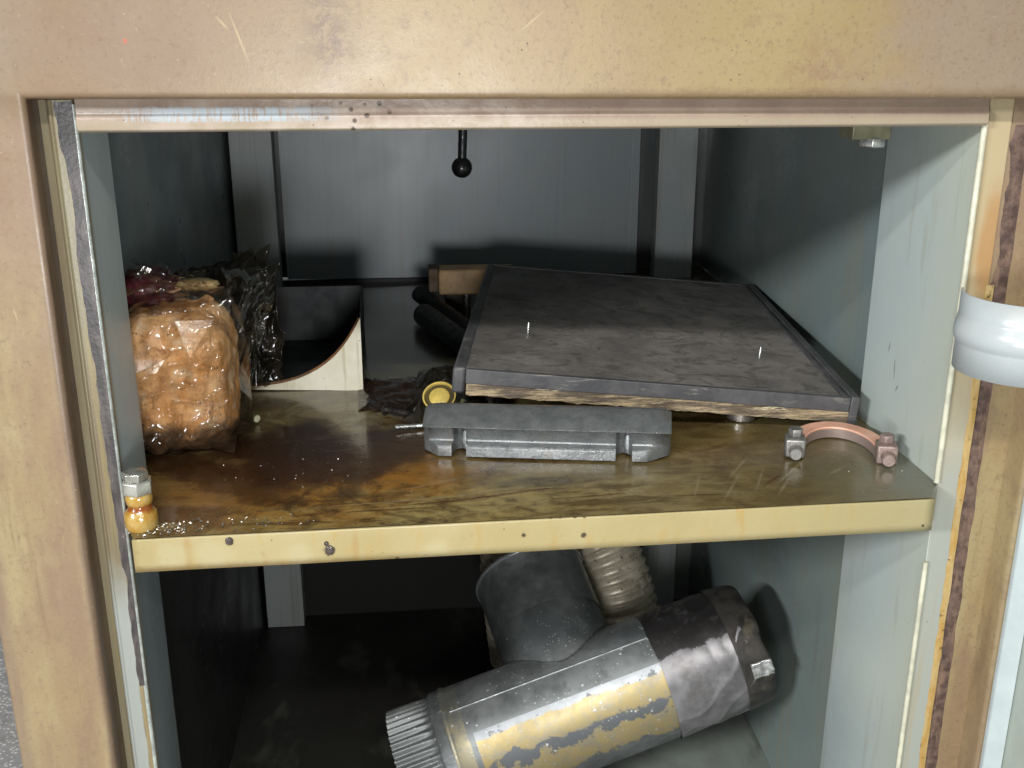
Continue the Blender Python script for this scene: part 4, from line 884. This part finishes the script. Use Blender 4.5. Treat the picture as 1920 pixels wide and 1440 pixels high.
# local basis so that the tape masks follow the pipe: x along, angle measured round the axis
toC = (Vector(tuple(C))-(A+B)/2); e1 = (toC-ax*toC.dot(ax)).normalized(); e2 = ax.cross(e1)
if e2.z < 0: e2 = -e2
def cyl(tt, a, rr): return A+ax*tt+(e1*math.cos(a)+e2*math.sin(a))*rr
def dot(m, v, d, off):
    n = m.n.new('ShaderNodeVectorMath'); n.operation = 'DOT_PRODUCT'; m.lk(m.P, n.inputs[0]); n.inputs[1].default_value = d; return m.math('SUBTRACT', n.outputs['Value'], off)
def ductm(tapes):
    m = M('galvanised_duct' if tapes else 'galvanised_plain', .40, .62, .5)
    T = dot(m, None, ax, A.dot(ax)); a1 = dot(m, None, e1, A.dot(e1)); a2 = dot(m, None, e2, A.dot(e2)); an = m.math('ARCTAN2', a2, a1)
    n1 = m.noise(18, 5, .62); n2 = m.noise(80, 5, .7)
    m.c = m.mix(m.ramp(n1, .35, .65), (.18, .195, .195), (.27, .285, .285)); m.lay(m.ramp(n2, .54, .7, 0, .5), (.12, .125, .12))
    dots = m.mul(m.ramp(m.voro(95), .13, .20, 1, 0), m.ramp(m.noise(30, 4), .50, .62))
    dots2 = m.mul(m.ramp(m.voro(200, (1.1, 1, 1.2)), .16, .26, 1, 0), m.ramp(m.noise(26, 4, loc=(5, 1, 0)), .50, .64))
    if tapes:
        wv = m.mul(m.add(m.noise(26, 5, .65), -.5), .75); wv2 = m.mul(m.add(m.noise(45, 5, .7, loc=(3, 3, 3)), -.5), .9)
        x0, x1 = .098, .352
        inx = m.mul(m.ramp(T, x0, x0+.001), m.ramp(T, x1, x1+.0015, 1, 0))
        # pale glue edge, ochre paper remains
        m.lay(m.mul(inx, m.mul(m.ramp(an, .16, .19, 1, 0), m.ramp(an, -.95, -.85))), (.17, .18, .19))
        m.lay(m.mul(m.mul(inx, m.ramp(T, .1, .30, .6, 1)), m.mul(m.ramp(an, .165, .175, 1, 0), m.ramp(m.add(an, wv2), -.03, .02))), (.42, .44, .46))
        t1 = m.mul(m.ramp(m.add(an, m.mul(wv, .5)), .02, .06, 1, 0), m.ramp(m.add(an, m.mul(wv, .7)), -.36, -.32))
        t2 = m.mul(m.ramp(m.add(an, wv2), -.52, -.48, 1, 0), m.ramp(m.add(an, wv), -.95, -.88))
        m.lay(m.mul(inx, m.math('MAXIMUM', t1, t2)), m.mix(m.ramp(m.noise(60, 5, .7), .4, .66), (.44, .35, .17), (.36, .32, .235)))
        band = m.mul(m.ramp(m.add(T, m.mul(wv, .004)), .0665, .068), m.ramp(m.add(T, m.mul(wv2, .003)), .0905, .092, 1, 0))
        m.lay(m.mul(band, m.ramp(m.add(n2, m.mul(an, -.25)), .30, .55, .15, .75)), (.44, .38, .24))
        m.lay(m.mul(m.mul(m.ramp(T, .0535, .057), m.ramp(T, .068, .0695, 1, 0)), m.ramp(m.add(an, wv), -.35, .0, .85, 0)), (.62, .66, .72))
    m.lay(m.mul(dots, .85), (.66, .69, .68)); m.lay(m.mul(dots2, .75), (.60, .63, .62))
    m.rough(m.ramp(n1, .3, .7, .44, .60)); m.bump(m.add(m.mul(n2, .6), m.add(dots, m.mul(dots2, .6))), .25, .001); return m.done()
DUCT = ductm(True); DUCT2 = ductm(False)
def pipe(prof, na=120, a0=0, a1=2*math.pi): return grid(lambda u, v: tuple(cyl(prof[int(round(v*(len(prof)-1)))][0], a0+(a1-a0)*u, prof[int(round(v*(len(prof)-1)))][1](a0+(a1-a0)*u) if callable(prof[int(round(v*(len(prof)-1)))][1]) else prof[int(round(v*(len(prof)-1)))][1])), na, len(prof), wrap_u=True)
crf = lambda s: (lambda a: r-.0055+.0022*s*math.sin(a*44)*1.0)
mk('main_pipe', *pipe([(.0525, r-.002), (.0545, r), (.066, r), (.0675, r+.0012), (.070, r+.0022), (.0725, r+.0012), (.074, r), (.100, r), (.2, r), (.30, r), (.36, r)], 144), DUCT, t, smooth=True, sharp=50)
mk('crimped_end', *pipe([(-.004, crf(1.3)), (.015, crf(1.25)), (.030, crf(1.1)), (.042, crf(.8)), (.049, crf(.3)), (.0535, lambda a: r-.0022)], 44*8), DUCT2, t, smooth=True, sharp=0)
mk('crimp_bore', *pipe([(-.0035, r-.011), (.05, r-.011)], 48), simple('dark_bore', (.02, .02, .02), .6), t, smooth=True)
# branch
Bd = Vector((-.224, .859, .46)).normalized(); Bd = (Bd-ax*Bd.dot(ax)).normalized(); Pb = A+ax*.235
mk('branch', *lathe(Pb+Bd*.03, Bd, [(0, .0755), (.055, .0755), (.12, .0755), (.1215, .0745)], 80, False, False), DUCT2, t, smooth=True, sharp=60)
mk('branch_collar', *lathe(Pb+Bd*.148, Bd, [(-.030, .0768), (.020, .0775), (.055, .0777), (.0560, .0788)], 80, False, False), simple('dull_zinc', (.26, .275, .275), .42, .65, .2, 40, .2, dirt=.3, dirtcol=(.1, .1, .1)), t, smooth=True, sharp=60)
mk('collar_rim', *lathe(Pb+Bd*.204, Bd, [(0, .0777), (.0005, .0803), (.0022, .0808), (.0040, .0803), (.0045, .0770)], 80, False, False), simple('bright_zinc_rim', (.42, .44, .44), .36, .6, .15, 60, .1), t, smooth=True, sharp=60)
nb_ = ax.cross(Bd); Qs = [Pb+ax*(.0765*math.cos(f))+nb_*(.0765*math.sin(f))+Bd*math.sqrt(max(0, (r+.0004)**2-(.0765*math.sin(f))**2)) for f in [2*math.pi*k/72 for k in range(73)]]
mk('weld_seam', *tube(Qs, lambda q: .0016+.0006*mn.noise(Vector((q*60, 0, 0))), 8, False), simple('dark_solder', (.10, .105, .105), .5, .5, .4, 90, .4), t, smooth=True)
Qs = [cyl(tt, .62, r+.0004) for tt in np.linspace(.078, .344, 30)]; mk('lock_seam', *tube([Vector(tuple(q)) for q in Qs], .0014, 6), simple('seam_zinc', (.22, .235, .235), .45, .6, .2, 60, .2), t, smooth=True)
p = Pb+Bd*.082-ax*.0770; mk('paint_drip', *lump(tuple(p+Vector((.0, -.012, -.022))), (.0035, .003, .011), 2, .3, 2, 20, 16), simple('yellow_drip', (.62, .42, .08), .4), t, smooth=True, sharp=0)
# duct tape wrap: creased sleeve
def tapeg():
    def f(u, v):
        a = 2*math.pi*u; tt = .345+.112*v; e = .004*mn.noise(Vector((math.cos(a)*2.2, math.sin(a)*2.2, 3 if v > .5 else 8)))
        ds, _ = mn.voronoi(Vector((math.cos(a)*1.6, math.sin(a)*1.6, v*1.8)))
        rr = r+.0016+.0012*abs(mn.noise(Vector((math.cos(a)*3, math.sin(a)*3, v*5))))+.0016*(1-min(1, abs(mn.noise(Vector((math.cos(a)*1.3+v*.8, math.sin(a)*1.3-v*1.1, v*2.2))))*5))**2-.004*v
        return tuple(cyl(tt+(e if v in (0, 1) or v > .9 else 0), a, rr))
    return grid(f, 200, 60, wrap_u=True)
def tapem():
    m = M('silver_duct_tape', .38, .45, .6)
    a2 = dot(m, None, e2, A.dot(e2)); a1 = dot(m, None, e1, A.dot(e1)); an = m.math('ARCTAN2', a2, a1); T = dot(m, None, ax, A.dot(ax))
    n = m.noise(22, 5, .65); m.c = m.mix(m.ramp(n, .35, .65), (.16, .155, .16), (.27, .26, .27))
    m.lay(m.mul(m.ramp(m.add(an, m.add(m.mul(m.add(m.noise(40, 5, .7), -.5), .5), m.mul(T, -.4))), .03, .08), .95), (.030, .027, .026))  # near black over the upper part of the wrap
    m.lay(m.mul(m.ramp(m.noise(26, 5, .7, loc=(6, 1, 1)), .52, .64), .6), (.15, .14, .135)); m.rough(m.ramp(n, .3, .7, .32, .48)); m.bump(m.add(n, m.mul(m.noise(120, 4), .2)), .2, .002); return m.done()
mk('duct_tape', *tapeg(), tapem(), t, smooth=True, sharp=0, label='creased silver duct tape, dark on top')
def capm():
    m = M('dark_tape_end', .38, .35)  # near-black base with paler mottling
    m.c = m.mix(m.ramp(m.noise(30, 6, .7), .38, .62), (.035, .031, .028), (.075, .068, .06)); m.lay(m.ramp(m.noise(26, 4, loc=(4, 4, 4)), .56, .66, 0, .6), (.15, .13, .09)); m.lay(m.ramp(m.noise(90, 5, .7), .66, .72, 0, .6), (.3, .3, .3)); m.bump(m.noise(60, 5), .35, .002); return m.done()
def capg():
    def f(u, v):
        a = 2*math.pi*u; k = [0, .35, .7, .9, 1.0, 1.0, 1.0][int(round(v*6))]; rr = [r+.0008, r-.0008, r-.0022, r-.0035, r-.006, r*.6, .001][int(round(v*6))]
        n_ = mn.noise(Vector((math.cos(a)*2.5, math.sin(a)*2.5, v*3)))
        return tuple(cyl(.440+(.040+.004*n_)*k, a, rr+.0010*n_))
    return grid(f, 110, 7, wrap_u=True)
mk('taped_end', *capg(), capm(), t, smooth=True, sharp=60, label='dark taped end of the duct')
def flap(u, v):
    a = -.60+.26*u; tt = .452+.026*v; rr = r+.0005+.006*v*v*(.4+.6*math.sin(u*3))+.003*mn.noise(Vector((u*4, v*4, 1)))
    return tuple(cyl(tt, a, rr))
o = mk('tape_flap', *grid(flap, 14, 10), simple('crumpled_silver_tape', (.55, .56, .55), .25, .6, .3, 50, .6), t, smooth=True); o.modifiers.new('t', 'SOLIDIFY').thickness = .0006

# flex hose arch behind the tee
t = root('flexible_hose', (.24, .70, FL), 'corrugated silver flexible hose looping behind the duct tee', 'hose')
Q = [oy(985, 1235, .70), oy(975, 1150, .70), oy(968, 1050, .70), oy(992, 940, .70), oy(1060, 930, .69), oy(1120, 1010, .66), oy(1160, 1120, .63), oy(1172, 1215, .62)]
Pth = spline([tuple(q) for q in Q], 1100)
arcl = [0]
for k in range(1, len(Pth)): arcl.append(arcl[-1]+(Pth[k]-Pth[k-1]).length)
tot = arcl[-1]
def frad(s):
    d_ = arcl[min(len(arcl)-1, int(round(s*(len(arcl)-1))))]; ph = (d_/.0135) % 1
    return .0540+.0032*math.exp(-((ph-.5)/.17)**2)-.0008*abs(2*ph-1)
def flexm():
    m = M('grimy_flex_aluminium', .42, .35); m.c = m.mix(m.ramp(m.noise(40, 5, .65), .35, .65), (.66, .57, .43), (.82, .74, .58)); m.lay(m.ramp(m.noise(24, 5, .7, loc=(2, 2, 2)), .54, .70, 0, .7), (.22, .18, .13)); m.lay(m.ramp(m.noise(150, 4), .62, .7, 0, .8), (.05, .04, .03)); m.bump(m.noise(140, 4), .4, .001); return m.done()
mk('corrugated_tube', *tube(Pth, frad, 48), flexm(), t, smooth=True, sharp=0)
